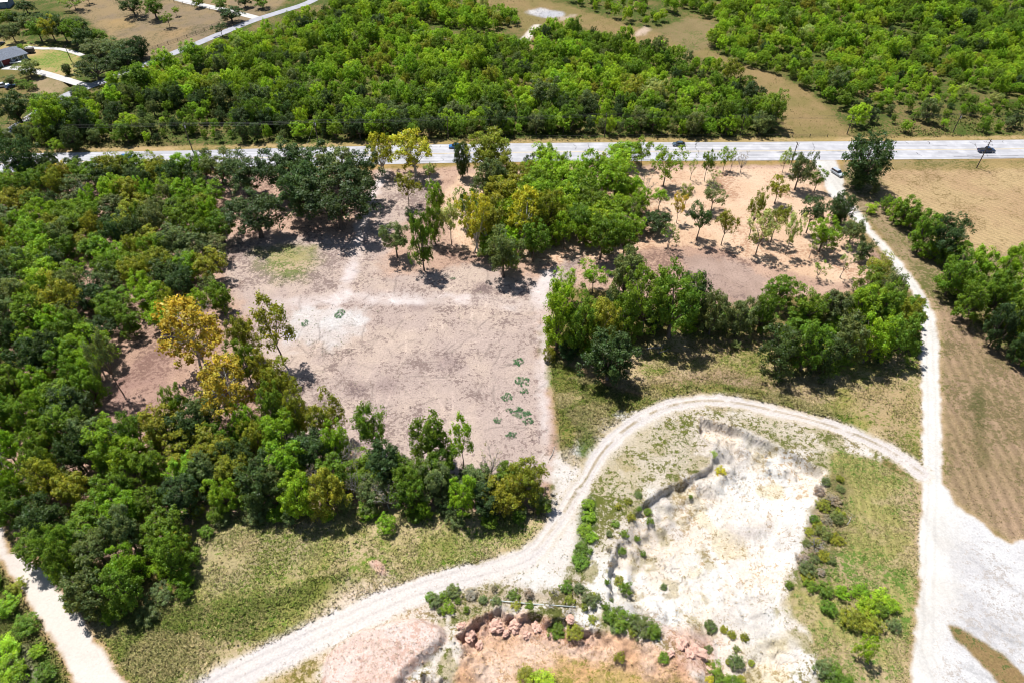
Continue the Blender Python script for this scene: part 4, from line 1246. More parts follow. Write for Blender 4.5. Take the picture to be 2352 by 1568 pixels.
WOOD = [(-160, 460), (0, 426), (120, 412), (300, 406), (480, 412), (500, 480), (520, 560), (500, 640), (520, 730), (500, 760), (380, 770), (290, 800), (250, 880), (225, 960), (250, 1000), (360, 1010), (560, 1030),
        (700, 1045), (900, 1070), (1080, 1090), (1225, 1110), (1248, 1180), (1100, 1192), (900, 1178), (700, 1185), (520, 1182), (440, 1215), (430, 1350), (300, 1405), (200, 1385), (125, 1320), (70, 1260), (20, 1215), (-60, 1130), (-160, 1000)]
def wood_phrase(ox, oy):
    if oy < 500: p = "below the main road"
    elif oy < 640: p = "left of the live oaks"
    elif oy < 770: p = "above the golden sycamore"
    elif oy < 1000: p = "left of the shaded litter"
    elif oy < 1130: p = "below the golden sycamores" if ox < 700 else "behind the front wood edge"
    else: p = "in the wood's bottom corner" if ox < 480 else "along the front wood edge"
    if ox < 150: s = "far left"
    elif ox < 300: s = "left"
    elif ox < 480: s = "inner left"
    elif ox < 800: s = "middle"
    else: s = "right"
    return f"{p}, {s} part"
wp = fill(WOOD, 5.0, 12000, 5)
for x, y in wp:
    ox, oy = proj(x, y, 0)
    if ox < 60 and oy < 432: continue
    front = oy > 1000 or (ox < 260 and oy > 700)
    k = pick(dict(full=9, oak=1, dead=0.5) if front else dict(broad=7, full=2, oak=1.5, young=0.8, dead=0.35))
    c = pick(dict(dark=1.8, mid=4, sage=2.0, bright=2.6, olive=1.6))
    if k == 'dead': c = 'grey'
    h = rng.uniform(8.5, 12.5) if front else rng.uniform(7.5, 11.5)
    w = rng.uniform(6.4, 11.0) * (1.1 if k == 'oak' else 1) * (0.8 if k in ('young', 'dead') else 1)
    plant(k, x, y, h, w, c, phrase=wood_phrase(ox, oy), group="trees of the big left wood")
TAKEN = [(t['x'], t['y'], t['w']) for t in TREES]
for x, y in fill([(-120, 700), (230, 760), (225, 960), (560, 1030), (700, 1050), (900, 1075), (1080, 1095), (1225, 1115), (1248, 1185), (1100, 1196), (900, 1182), (700, 1190), (520, 1190), (440, 1220), (430, 1355), (300, 1412), (200, 1392), (125, 1325), (20, 1220), (-120, 1080)], 4.2, 6000, 17, extra_dist=0.25):
    ox, oy = proj(x, y, 0)
    plant('shrub', x, y, rng.uniform(2.5, 5.0), rng.uniform(3.5, 5.5), pick(dict(dark=1.5, mid=3, sage=2, bright=2, olive=1.5)), phrase=wood_phrase(ox, oy), group="undergrowth bushes of the left wood")
def zone_fill(poly, dm, tries, seed, kinds, cols, hr, wr, group, phrases, extra=0.3):
    global TAKEN
    TAKEN = [(t['x'], t['y'], t['w']) for t in TREES]
    for x, y in fill(poly, dm, tries, seed, extra_dist=extra):
        ox, oy = proj(x, y, 0)
        ph = next(p for lim, p in phrases if ox < lim)
        plant(pick(kinds), x, y, rng.uniform(*hr), rng.uniform(*wr), pick(cols), phrase=ph, group=group)
zone_fill([(1262, 812), (1330, 830), (1420, 800), (1500, 768), (1640, 764), (1770, 768), (1800, 835), (1900, 850), (2105, 815), (2096, 720), (2060, 690), (1980, 705), (1860, 725), (1780, 735), (1640, 735), (1500, 725), (1400, 700), (1290, 735)], 4.6, 3000, 61,
          dict(full=6, shrub=2), dict(dark=2.5, mid=4, sage=1.5, bright=2, olive=1), (4.2, 6.6), (5.4, 8.0), SR, [(1420, "at the south wood's left corner"), (1640, "in the south wood's dark middle"), (1800, "in the south wood's low part"), (1960, "in the thicket's left half"), (9999, "in the thicket by the gravel bend")], 0.22)
zone_fill([(2046, 500), (2096, 512), (2136, 572), (2200, 590), (2190, 640), (2250, 668), (2352, 660), (2430, 650), (2440, 900), (2352, 826), (2270, 745), (2190, 672), (2120, 585)], 4.4, 2500, 62,
          dict(full=6, shrub=2), dict(dark=2, mid=4, bright=3), (4.0, 7.0), (5.0, 7.5), EH, [(2150, "in the hedge above the great dark tree"), (2260, "in the lower hedge's near end"), (9999, "in the lower hedge toward the right edge")], 0.22)
zone_fill([(1090, 570), (1150, 630), (1210, 600), (1290, 560), (1400, 600), (1470, 560), (1470, 470), (1400, 400), (1250, 395), (1180, 420), (1110, 470)], 6.0, 1500, 63,
          dict(full=4, broad=4), dict(bright=3, mid=2, olive=2, lime=2), (6.5, 9.0), (6.0, 8.5), CT, [(1200, "in the grove's left half"), (1330, "in the grove's middle"), (9999, "in the grove's right half")], 0.25)
zone_fill([(470, 1060), (700, 1060), (900, 1085), (1080, 1100), (1225, 1115), (1248, 1180), (1100, 1190), (900, 1176), (700, 1182), (520, 1180), (440, 1215)], 5.0, 2500, 64,
          dict(full=8), dict(mid=4, sage=2, bright=2, olive=1.5, dark=1.5), (7.0, 10.5), (6.5, 9.0), "trees of the big left wood", [(760, "in the front wood's left half"), (1000, "in the front wood's middle"), (9999, "in the front wood's right end")], 0.22)
PW = [(1150, "left of the pale pipe's middle"), (1330, "beside the pale pipe"), (9999, "at the sand pit's lower left")]
zone_fill([(990, 1372), (1120, 1352), (1330, 1350), (1390, 1385), (1480, 1425), (1510, 1465), (1400, 1445), (1330, 1412), (1120, 1398), (1010, 1412)], 2.3, 1500, 65,
          dict(shrub=5, dead=0.6), dict(olive=3, sage=3, mid=2.5, grey=2), (0.6, 1.4), (1.4, 3.0), "scrub around the pale pipe and pits", PW, 0.2)
zone_fill([(1400, 1170), (1470, 1130), (1490, 1160), (1440, 1220), (1420, 1320), (1400, 1390), (1375, 1370), (1390, 1260)], 2.6, 900, 66,
          dict(shrub=5), dict(olive=3, sage=3, mid=2.5, grey=1), (0.5, 1.2), (1.2, 2.4), "scrub around the pale pipe and pits", [(9999, "on the sand pit's western rim")], 0.2)
zone_fill([(1620, 1440), (1680, 1420), (1740, 1500), (1700, 1568), (1630, 1560), (1600, 1500)], 2.8, 500, 67,
          dict(shrub=5), dict(olive=3, sage=2, mid=2, gold=1), (0.4, 1.0), (1.2, 2.4), "scrub around the pale pipe and pits", [(9999, "at the sand pit's bottom end")], 0.2)
# low bushes along the wood's front edge
for i, (ox, oy) in enumerate([(470, 1225), (520, 1195), (600, 1190), (680, 1195), (760, 1188), (840, 1182), (960, 1190), (1050, 1198), (1130, 1202), (1200, 1196), (1245, 1170), (440, 1290), (430, 1370), (350, 1420), (260, 1420), (180, 1395)]):
    x, y = gp(ox + rng.uniform(-8, 8), oy + rng.uniform(-3, 3))
    plant('shrub', x, y, rng.uniform(2.0, 3.8), rng.uniform(3, 5), pick(dict(mid=2, olive=2, sage=2, bright=1)), phrase="on the foreground meadow's upper rim", group="bushes fringing the front wood")
for ox, oy, w, c in [(20, 1400, 70, 'bright'), (70, 1440, 60, 'mid'), (20, 1500, 70, 'lime'), (90, 1500, 40, 'bright'), (30, 1560, 80, 'bright'), (110, 1555, 50, 'mid'), (-20, 1350, 60, 'mid'), (45, 1350, 40, 'olive')]:
    x, y = gp(ox, oy)
    plant('shrub', x, y, w / 12 * 0.55, w / 12, c, phrase="left of the farm track, bottom left", group="bushes left of the farm track")
for ox, oy, w, c in [(1350, 1160, 36, 'bright'), (1352, 1190, 40, 'bright'), (1344, 1222, 44, 'bright'), (1358, 1236, 34, 'bright'), (1338, 1262, 44, 'mid'), (1332, 1290, 46, 'mid')]:
    x, y = gp(ox, oy)
    plant('shrub', x, y, 1.3, w / 11.5, c, phrase="in the green row beside the dirt track", group="bushes in the green ditch row")
for ox, oy, w, c in [(1890, 1360, 50, 'mid'), (1930, 1365, 46, 'bright'), (1975, 1365, 46, 'bright'), (2020, 1378, 50, 'lime'), (2045, 1395, 44, 'bright'), (1985, 1400, 60, 'lime'), (2020, 1405, 40, 'mid'), (1900, 1400, 44, 'mid'), (1950, 1430, 60, 'olive'), (1995, 1440, 56, 'olive'),
                     (1860, 1350, 36, 'mid'), (1868, 1195, 30, 'mid'), (1812, 1345, 26, 'mid'), (1920, 1195, 40, 'sage'), (1905, 1150, 44, 'grey'), (1870, 1260, 60, 'grey'), (1850, 1310, 50, 'sage'), (1890, 1230, 46, 'sage'), (2050, 1440, 36, 'sage'), (1890, 1540, 50, 'sage'), (1920, 1560, 60, 'mid'), (1700, 1505, 40, 'sage')]:
    x, y = gp(ox, oy)
    plant('shrub' if c != 'grey' else 'dead', x, y, w / 12.5 * rng.uniform(0.45, 0.6), w / 12.5, c, phrase="between the sand pit and gravel road", group="bushes between the sand pit and gravel road")
for ox, oy, w, c in [(1280, 1440, 50, 'mid'), (1320, 1450, 46, 'olive'), (1425, 1430, 60, 'mid'), (1470, 1440, 60, 'sage'), (1500, 1452, 46, 'mid'), (1400, 1420, 40, 'mid'), (1355, 1380, 50, 'sage'), (1040, 1360, 44, 'sage'), (1000, 1385, 40, 'sage'), (1030, 1400, 36, 'bright'),
                     (1425, 1320, 30, 'olive'), (1440, 1340, 36, 'mid'), (1490, 1165, 26, 'mid'), (1495, 1190, 24, 'mid'), (1525, 1510, 30, 'mid'), (1425, 1505, 28, 'olive'), (1480, 1255, 22, 'mid'), (1465, 1225, 22, 'mid'), (1210, 1540, 50, 'olive'), (1250, 1560, 70, 'lime'), (1640, 1420, 36, 'sage'), (1650, 1540, 60, 'mid'), (1690, 1560, 50, 'mid'),
                     (1530, 1330, 20, 'sage'), (1590, 1130, 16, 'mid'), (1690, 1440, 24, 'olive'), (1720, 1445, 26, 'olive'), (1640, 1040, 26, 'pale'), (1660, 1070, 34, 'gold')]:
    x, y = gp(ox, oy)
    plant('shrub', x, y, w / 12.5 * rng.uniform(0.35, 0.55), w / 12.5, c, phrase="growing in and around the pits", group="bushes growing around the pits")

for i, (ox, oy) in enumerate([(1880, 1130), (1900, 1110), (1925, 1100), (1890, 1170), (1915, 1150), (1935, 1130), (1860, 1220), (1880, 1210), (1900, 1200), (1850, 1250), (1875, 1245), (1900, 1240), (1840, 1285), (1862, 1285), (1888, 1275), (1850, 1330), (1880, 1315), (1905, 1290), (1925, 1240), (1930, 1180)]):
    x, y = gp(ox + rng.uniform(-6, 6), oy + rng.uniform(-6, 6))
    plant('shrub', x, y, rng.uniform(0.7, 1.3), rng.uniform(2.0, 3.4), ['grey', 'sage', 'olive', 'olive'][i % 4], phrase="in the brown brush beside the sand pit", group="brushwood beside the sand pit")
# windbreak and pasture trees, far upper left
for a in [
    ('broad', 15, 60, 20, 50, 'mid'), ('broad', 55, 32, -4, 46, 'dark'), ('broad', 24, 98, 48, 46, 'sage'), ('broad', 84, 96, 42, 56, 'mid'), ('broad', 112, 96, 30, 52, 'olive'), ('broad', 140, 98, 30, 56, 'dark'),
    ('broad', 165, 106, 40, 56, 'mid'), ('broad', 190, 112, 56, 54, 'dark'), ('broad', 222, 100, 62, 46, 'mid'), ('broad', 60, 72, 30, 50, 'sage'), ('broad', 36, 60, 26, 44, 'dark'), ('broad', 100, 60, 28, 44, 'dark'),
    ('broad', -20, 80, 36, 50, 'dark'), ('broad', 180, 80, 36, 44, 'dark')]:
    hand(*a, label=None, group="windbreak trees behind the farmhouse"); TREES[-1]['phrase'] = "in the windbreak behind the farmhouse"
for a in [
    ('oak', 222, 128, 84, 76, 'sage'), ('oak', 268, 136, 86, 80, 'sage'), ('cedar', 318, 134, 84, 46, 'dark'), ('oak', 216, 184, 128, 92, 'dark'), ('oak', 285, 148, 106, 70, 'dark'), ('oak', 258, 158, 122, 60, 'dark')]:
    hand(*a, label=None, group="big oaks between the lawn and pasture"); TREES[-1]['phrase'] = "between the lawn and the pasture"
for a in [
    ('young', 168, 24, -6, 46, 'mid', "tree standing in the pasture near the picture's top left"),
    ('young', 200, 10, -14, 26, 'mid', "small tree right of the top left pasture tree"),
    ('oak', 300, 38, -16, 60, 'dark', "dark tree in the pasture's middle clump, left one"),
    ('oak', 350, 44, -12, 56, 'mid', "lighter tree in the pasture's middle clump, right one"),
    ('young', 384, 64, 28, 28, 'mid', "small tree alone right of the pasture clump"),
    ('young', 402, 38, 14, 16, 'bright', "little sapling near the pasture's farm lane"),
    ('broad', 455, 18, -8, 30, 'mid', "tree beside the farm lane at the top"),
    ('broad', 505, 24, -6, 36, 'mid', "leafy tree by the farm lane near the side road"),
    ('oak', 528, 52, 12, 62, 'dark', "dark tree at the junction of farm lane and side road"),
    ('young', 506, 84, 52, 34, 'dark', "small dark tree standing at the side road's edge"),
    ('broad', 560, 18, -12, 40, 'dark', "dark tree past the farm lane junction"),
    ('broad', 600, 20, -10, 40, 'mid', "green tree past the farm lane junction, nearer the road"),
    ('broad', 62, 178, 136, 64, 'sage', "garden tree casting a dark shadow before the farmhouse"),
    ('cedar', 152, 172, 148, 24, 'dark', "clipped dark evergreen beside the concrete driveway"),
    ('young', 50, 122, 101, 20, 'bright', "tiny garden tree at the farmhouse's right corner"),
    ('shrub', 70, 206, 186, 30, 'mid', "round green hedge bush by the parked vehicles"),
    ('shrub', 48, 200, 180, 34, 'mid', "hedge bush in the line behind the parked vehicles"),
    ('shrub', 20, 190, 172, 40, 'sage', "hedge bush nearest the left edge behind the parked vehicles"),
]:
    hand(*a, group="farm trees at the upper left")

for a in [
    ('oak', 28, 288, 206, 96, 'dark', "big dark oak at the left edge below the farm"),
    ('full', 102, 258, 211, 92, 'mid', "rounded green tree in a row below the farm lawn"),
    ('full', 96, 305, 254, 66, 'mid', "green tree beyond the road's left end, above the grey pole"),
    ('cedar', 162, 346, 293, 52, 'dark', "dark cone shaped bush right beside the road's left part"),
    ('shrub', 128, 348, 316, 34, 'bright', "light green bush left of the dark cone shaped bush"),
    ('full', 180, 232, 196, 50, 'dark', "dark tree at the side road's lower end"),
    ('full', 55, 318, 280, 50, 'olive', "olive bush tree near the road's left end"),
    ('full', 10, 330, 296, 50, 'sage', "grey green bush at the left edge beyond the road"),
]:
    hand(*a, group="trees between the farm and main road")

# scrub wood beyond the main road
F1 = [(-300, 380), (0, 336), (150, 333), (400, 329), (700, 324), (1000, 316), (1400, 311), (1600, 312), (1770, 311), (1770, 265), (1725, 215), (1640, 165), (1500, 125), (1420, 108), (1350, 82), (1262, 66), (1225, 95), (1240, 118), (1190, 124),
      (1150, 95), (1060, 100), (960, 70), (900, 44), (1000, 60), (1100, 80), (1190, 62), (1170, 35), (1060, 20), (1030, -20), (960, -60), (860, -60), (740, 34), (630, 74), (540, 112), (440, 152), (350, 182), (300, 200), (220, 228), (150, 262), (40, 330), (-300, 380)]
F2 = [(1975, 306), (1950, 285), (1880, 220), (1800, 178), (1700, 148), (1625, 112), (1660, 60), (1570, 20), (1500, -10), (1560, -90), (2600, -110), (2700, 304)]
F3 = [(1290, 2), (1340, 20), (1440, 54), (1500, 64), (1560, 30), (1500, 0), (1420, -60), (1150, -90), (1230, -10)]
def scrub_col(ox, oy, x=0.0, y=0.0):
    n = float(fbm(np.array([x]), np.array([y]), 30, 177, 3)[0])
    if oy > 235 and ox < 1000: return pick(dict(dark=3.2, mid=3.5, sage=2.0, bright=2, lime=0.8))
    if oy > 250: return pick(dict(dark=1.6, mid=3.5, bright=3.2, sage=1.2, lime=1.0))
    if ox > 2050 and oy < 140: return pick(dict(dark=1.4, mid=4, bright=3, lime=1.2))
    if n > 0.55: return pick(dict(lime=5, bright=3.5, olive=1.2, pale=0.7, mid=0.6))
    if n < 0.42: return pick(dict(mid=3.5, bright=3, dark=0.8, sage=0.5, lime=0.8))
    return pick(dict(lime=2.8, bright=4.2, mid=1.8, olive=0.7, dark=0.3, pale=0.3))
cand = []
for pl, dm, tr, sd in ((F1, 3.4, 46000, 11), (F2, 3.4, 60000, 12), (F3, 4.4, 9000, 13)):
    for x, y in fill(pl, dm, tr, sd, extra_dist=0.3):
        ox, oy = proj(x, y, 0)
        grassy = (230 < ox < 540 and 256 < oy < 338)
        if grassy and rng.random() < 0.2: continue
        if pl is F3 and rng.random() < 0.35: continue
        nz = float(fbm(np.array([x]), np.array([y]), 26, 77, 2)[0])
        if pl is F2 and oy > 225 and nz > 0.52 and rng.random() < 0.6: continue
        if nz < 0.30 and oy < 270 and rng.random() < 0.5: continue
        h = rng.uniform(4.0, 7.2) * (0.7 + 0.75 * nz)
        if rng.random() < 0.09: h *= 1.45
        if rng.random() < 0.25: h *= 0.72
        if grassy: h *= 0.72
        if pl is F2 and oy > 230: h *= 0.75
        if pl is F1 and 240 < oy < 330 and not grassy: h *= 1.3
        cand.append((y, x, ox, oy, h))
cand.sort()
inview = [c for c in cand if -30 < c[2] < 2380 and c[3] > -40]
near_set = set(id(c) for c in inview[:300])
def scrub_phrase(ox, oy):
    if ox < 480: p = "beyond the road's left end"
    elif ox < 760: p = "behind the live oaks"
    elif ox < 1080: p = "behind the yellow trees"
    elif ox < 1400: p = "behind the middle grove"
    elif ox < 1860: p = "left of the tan strip"
    elif ox < 2150: p = "right of the tan strip"
    else: p = "at far right"
    return p
far = []
for c in cand:
    y, x, ox, oy, h = c
    w = max(h * 0.85, 3.0) * rng.uniform(0.75, 1.2)
    colr = scrub_col(ox, oy, x, y)
    if id(c) in near_set:
        k = pick(dict(broad=3, full=5, shrub=2, oak=0.5))
        plant(k, x, y, h, w, colr, phrase=scrub_phrase(ox, oy), group="scrub trees beyond the main road", name="scrub_tree")
    else:
        far.append((x, y, h, w, colr))

# the rest of the far scrub wood: one mass
def scatter_gn(name, pts, variants, mat):
    n = len(pts)
    me = bpy.data.meshes.new(name)
    me.vertices.add(n)
    me.vertices.foreach_set("co", np.array([(p[0], p[1], 0.0) for p in pts], np.float32).ravel())
    def fa(nm, typ, arr, key):
        a = me.attributes.new(nm, typ, 'POINT'); a.data.foreach_set(key, np.asarray(arr).ravel())
    fa("sc", 'FLOAT_VECTOR', np.array([(p[3], p[3], p[2]) for p in pts], np.float32), "vector")
    fa("rot", 'FLOAT_VECTOR', np.stack([np.zeros(n), np.zeros(n), rng.random(n) * 6.28], 1).astype(np.float32), "vector")
    fa("vi", 'INT', rng.integers(0, len(variants), n).astype(np.int32), "value")
    tn = []
    for p in pts:
        t = np.array(TINT[p[4]]) * (0.8 + 0.4 * rng.random()) * np.array([1 + 0.2 * (rng.random() - 0.5), 1, 1])
        tn.append(t)
    fa("tint", 'FLOAT_VECTOR', np.array(tn, np.float32), "vector")
    ob = bpy.data.objects.new(name, me)
    COL.objects.link(ob)
    tr = bpy.data.node_groups.new(name + "_nodes", 'GeometryNodeTree')
    tr.interface.new_socket("Geometry", in_out='INPUT', socket_type='NodeSocketGeometry')
    tr.interface.new_socket("Geometry", in_out='OUTPUT', socket_type='NodeSocketGeometry')
    N, L = tr.nodes, tr.links
    gi = N.new("NodeGroupInput"); go = N.new("NodeGroupOutput")
    jn = N.new("GeometryNodeJoinGeometry")
    for v in variants[::-1]:
        oi = N.new("GeometryNodeObjectInfo"); oi.inputs["Object"].default_value = v; oi.inputs["As Instance"].default_value = True
        oi.transform_space = 'ORIGINAL'
        L.new(oi.outputs["Geometry"], jn.inputs[0])
    ip = N.new("GeometryNodeInstanceOnPoints")
    ip.inputs["Pick Instance"].default_value = True
    def na(nm, typ):
        a = N.new("GeometryNodeInputNamedAttribute"); a.data_type = typ; a.inputs[0].default_value = nm
        return a.outputs[0]
    L.new(gi.outputs[0], ip.inputs["Points"]); L.new(jn.outputs[0], ip.inputs["Instance"])
    L.new(na("vi", 'INT'), ip.inputs["Instance Index"])
    er = N.new("FunctionNodeEulerToRotation")
    L.new(na("rot", 'FLOAT_VECTOR'), er.inputs[0]); L.new(er.outputs[0], ip.inputs["Rotation"])
    L.new(na("sc", 'FLOAT_VECTOR'), ip.inputs["Scale"])
    L.new(ip.outputs[0], go.inputs[0])
    md = ob.modifiers.new("scatter", 'NODES'); md.node_group = tr
    return ob

proto = []
seen = set()
for t in TREES:
    if t['kind'] in ('broad', 'full'):
        c = [ch for ch in t['o'].children if ch.name.startswith('crown')][0]
        if c.data.name not in seen:
            seen.add(c.data.name); proto.append(c)
if far:
    tag(scatter_gn("scrub_wood", far, proto[:8], M_LEAF), "dense bright green scrub wood spreading to the picture's top", "wood", kind='stuff')

# ---- labels: each tree singled out by colour, place and order
ORD = ["leftmost", "second from left", "third from left", "fourth from left", "fifth from left", "sixth from left", "seventh from left", "eighth from left", "ninth from left", "tenth from left",
       "eleventh from left", "twelfth from left", "thirteenth from left", "fourteenth from left", "fifteenth from left", "sixteenth from left", "seventeenth from left"]
SHAPE = dict(broad='tree', full='leafy tree', oak='spreading tree', young='slim tree', sparse='thin tree', shrub='bush', cedar='evergreen', syc='sycamore', dead='tree')
buck = {}
for t in TREES:
    t['px'], t['py'] = proj(t['x'], t['y'], t['h'] * 0.62)
    if t['label'] is None:
        kk = t['kind'] if t['o'].name.split('.')[0] != 'scrub_tree' else 'scrub'
        shp = SHAPE.get(t['kind'], 'tree')
        if kk == 'scrub':
            size = 'tall' if t['h'] > 6.3 else ('low' if t['h'] < 3.8 else 'mid-sized')
            band = 'front' if t['py'] > 283 else ('inner' if t['py'] > 250 else 'back')
            key = f"{size} {WORDC[t['colour']]} {shp}, {band} scrub {t['phrase']}"
        else:
            key = f"{WORDC[t['colour']]} {shp} {t['phrase']}"
        buck.setdefault(key, []).append(t)
for key, lst in buck.items():
    lst.sort(key=lambda t: t['px'])
    for i, t in enumerate(lst):
        t['label'] = key if len(lst) == 1 else f"{key}, {ORD[min(i, 16)]}"
for t in TREES:
    tag(t['o'], t['label'], CATS.get(t['kind'], 'bush' if t['kind'] == 'shrub' else 'tree'), t['group'])

# ------------------------------------------------------------------ grass and weeds
def grass_stuff(name, label, zones, cat="grass"):
    Vs = []; Cs = []
    for poly, dens, hmin, hmax, cols, seed in zones:
        P = np.array(gpoly(poly))
        r = np.random.default_rng(seed)
        area = (P.max(0) - P.min(0)).prod()
        n = int(area * dens)
        pts = r.uniform(P.min(0), P.max(0), (n, 2))
        nz = fbm(pts[:, 0], pts[:, 1], 6, seed, 3)
        keep = (sdist(pts[:, 0], pts[:, 1], P, 5) < -0.2) & (nz + r.normal(size=n) * 0.10 > 0.46)
        pts = pts[keep]; nz = nz[keep]
        # keep off the roads
        off = (sdist(pts[:, 0], pts[:, 1], gpoly(G_RIGHT), 5) > 0.1) & (sdist(pts[:, 0], pts[:, 1], gpoly(G_LEFT), 5) > 0.1) & (ldist(pts[:, 0], pts[:, 1], gpoly(TRACK), 8) > 2.0)
        pts = pts[off]
        n = len(pts)
        z = terrain(pts[:, 0], pts[:, 1])
        cols = np.array([np.array(A(*c)) * 1.05 for c in cols])
        B = 4
        ri = np.clip(np.searchsorted(rowY, pts[:, 1]), 0, nr - 1)
        qi = np.clip(np.round(np.interp(pts[:, 0] / ZC[ri], U, np.arange(len(U)))).astype(int), 0, nc - 1)
        gi_ = ri * nc + qi
        mixg = np.clip(fr[gi_] * 1.2 + r.normal(size=n) * 0.25, 0, 1)[:, None]
        gcol = c1[gi_] * (1 - mixg) + c2[gi_] * mixg
        ci = np.clip((fbm(pts[:, 0], pts[:, 1], 5, seed + 9, 2) * 1.6 - 0.3 + r.normal(size=n) * 0.25) * len(cols), 0, len(cols) - 1).astype(int)
        base = np.repeat(np.stack([pts[:, 0], pts[:, 1], z - 0.03], 1), B, 0)
        hh = np.repeat(r.uniform(hmin, hmax, n), B) * r.uniform(0.6, 1.1, n * B)
        a = r.random(n * B) * 6.283
        lean = r.uniform(0.3, 1.1, n * B)
        d = np.stack([np.cos(a), np.sin(a), np.zeros(n * B)], 1)
        sd = np.stack([-np.sin(a), np.cos(a), np.zeros(n * B)], 1)
        wd = (hh * 0.34)[:, None]
        base = base + d * (hh * 0.15)[:, None]
        tip = base + d * (hh * lean)[:, None] + np.array([0, 0, 1]) * hh[:, None]
        V = np.stack([base - sd * wd, base + sd * wd, tip], 1).reshape(-1, 3)
        cc = np.repeat(cols[ci] * 0.42 + gcol * 0.95, B, 0) * r.uniform(0.65, 1.4, (n * B, 1))
        Vs.append(V); Cs.append(np.repeat(cc, 3, 0))
    V = np.concatenate(Vs); C = np.concatenate(Cs)
    me = np_mesh(name, V, np.arange(len(V)).reshape(-1, 3), False)
    col_attr(me, "tintv", C)
    return tag(link(name, me, M_GRASS), label, cat, kind='stuff')

GREENS = [(176, 152, 104), (150, 140, 76), (120, 126, 52), (92, 112, 38), (196, 168, 122)]
OLV = [(128, 124, 58), (98, 112, 40), (76, 100, 30), (150, 138, 84)]
TANS = [(186, 154, 110), (160, 136, 86), (130, 118, 66), (112, 112, 52)]
o = grass_stuff("meadow_grass", "tan and green rough grass covering the meadows", [
    (MEAD, 11.0, 0.2, 0.45, GREENS, 21), (FORE, 14.0, 0.2, 0.5, GREENS, 22),
    ([(1262, 790), (1330, 860), (1420, 890), (1520, 880), (1640, 880), (1800, 905), (1960, 960), (1960, 985), (1800, 935), (1640, 912), (1520, 925), (1440, 965), (1360, 1000), (1290, 1060), (1268, 900)], 10.0, 0.3, 0.6, OLV, 23),
    ([(200, 1400), (420, 1390), (560, 1370), (700, 1330), (800, 1300), (820, 1340), (700, 1400), (560, 1480), (420, 1560), (330, 1600)], 12.0, 0.3, 0.65, OLV, 24),
    ([(-80, 1290), (0, 1290), (60, 1375), (140, 1505), (180, 1600), (-60, 1600)], 12.0, 0.3, 0.6, OLV, 25),
    (GSTRIP, 12.0, 0.2, 0.4, GREENS, 26), (LOWF, 4.5, 0.15, 0.3, TANS, 27), (G_ISLAND, 12, 0.15, 0.3, TANS, 28)])
grass_stuff("sand_weeds", "scattered dry weeds speckling the sandy belt and pit floor", [
    (SANDB, 4.0, 0.12, 0.32, OLV + [(190, 160, 90)], 131), (PIT, 0.9, 0.1, 0.3, [(170, 140, 100), (140, 130, 76), (206, 170, 90)], 32), (CLAY, 4.0, 0.12, 0.35, [(186, 150, 90), (160, 150, 70), (116, 126, 52)], 33)], "weeds")
grass_stuff("verge_grass", "dry rough grass beyond the main road and along verges", [
    ([(-100, 320), (150, 240), (480, 236), (560, 330), (150, 345), (0, 350)], 2.2, 0.3, 0.8, OLV + [(150, 140, 90)], 35), ([(560, 330), (560, 300), (1780, 292), (1780, 322), (1176, 326)], 2.2, 0.3, 0.7, OLV + [(190, 160, 100)], 36),
    ([(1950, 300), (2352, 230), (2500, 310), (1960, 320)], 2.0, 0.3, 0.7, OLV + [(180, 150, 100)], 37), ([(1940, 440), (2010, 440), (2140, 600), (2170, 720), (2150, 720), (2040, 560)], 2.5, 0.15, 0.35, TANS, 38),
    (FIELD, 0.8, 0.12, 0.28, [(180, 146, 96), (206, 172, 116), (150, 128, 80)], 39), (CORR, 0.7, 0.2, 0.4, [(150, 134, 84), (120, 116, 60), (176, 150, 104)], 40)])
grass_stuff("clearing_debris", "chips, twigs and dead leaves littering the bare clearing", [
    ([(560, 560), (850, 520), (900, 640), (1240, 660), (1260, 900), (1270, 1060), (900, 960), (640, 830), (540, 700)], 0.16, 0.15, 0.4, [(110, 88, 78), (130, 110, 96), (70, 110, 50), (90, 130, 60), (90, 76, 66)], 44),
    ([(690, 700), (800, 700), (840, 780), (780, 830), (660, 800)], 0.8, 0.15, 0.35, [(80, 130, 60), (100, 140, 70), (130, 110, 80)], 45),
    ([(585, 575), (730, 565), (720, 640), (620, 650)], 1.4, 0.15, 0.35, [(120, 150, 60), (100, 140, 50), (180, 170, 90)], 46),
    ([(520, 560), (850, 520), (900, 640), (1240, 660), (1260, 900), (1270, 1060), (900, 960), (640, 830), (540, 700)], 2.2, 0.06, 0.18, [(190, 164, 150), (140, 118, 110), (230, 196, 166), (116, 98, 92)], 41),
    (STRAW, 1.2, 0.08, 0.2, [(226, 180, 136), (190, 146, 110), (250, 214, 170)], 42)], "litter")

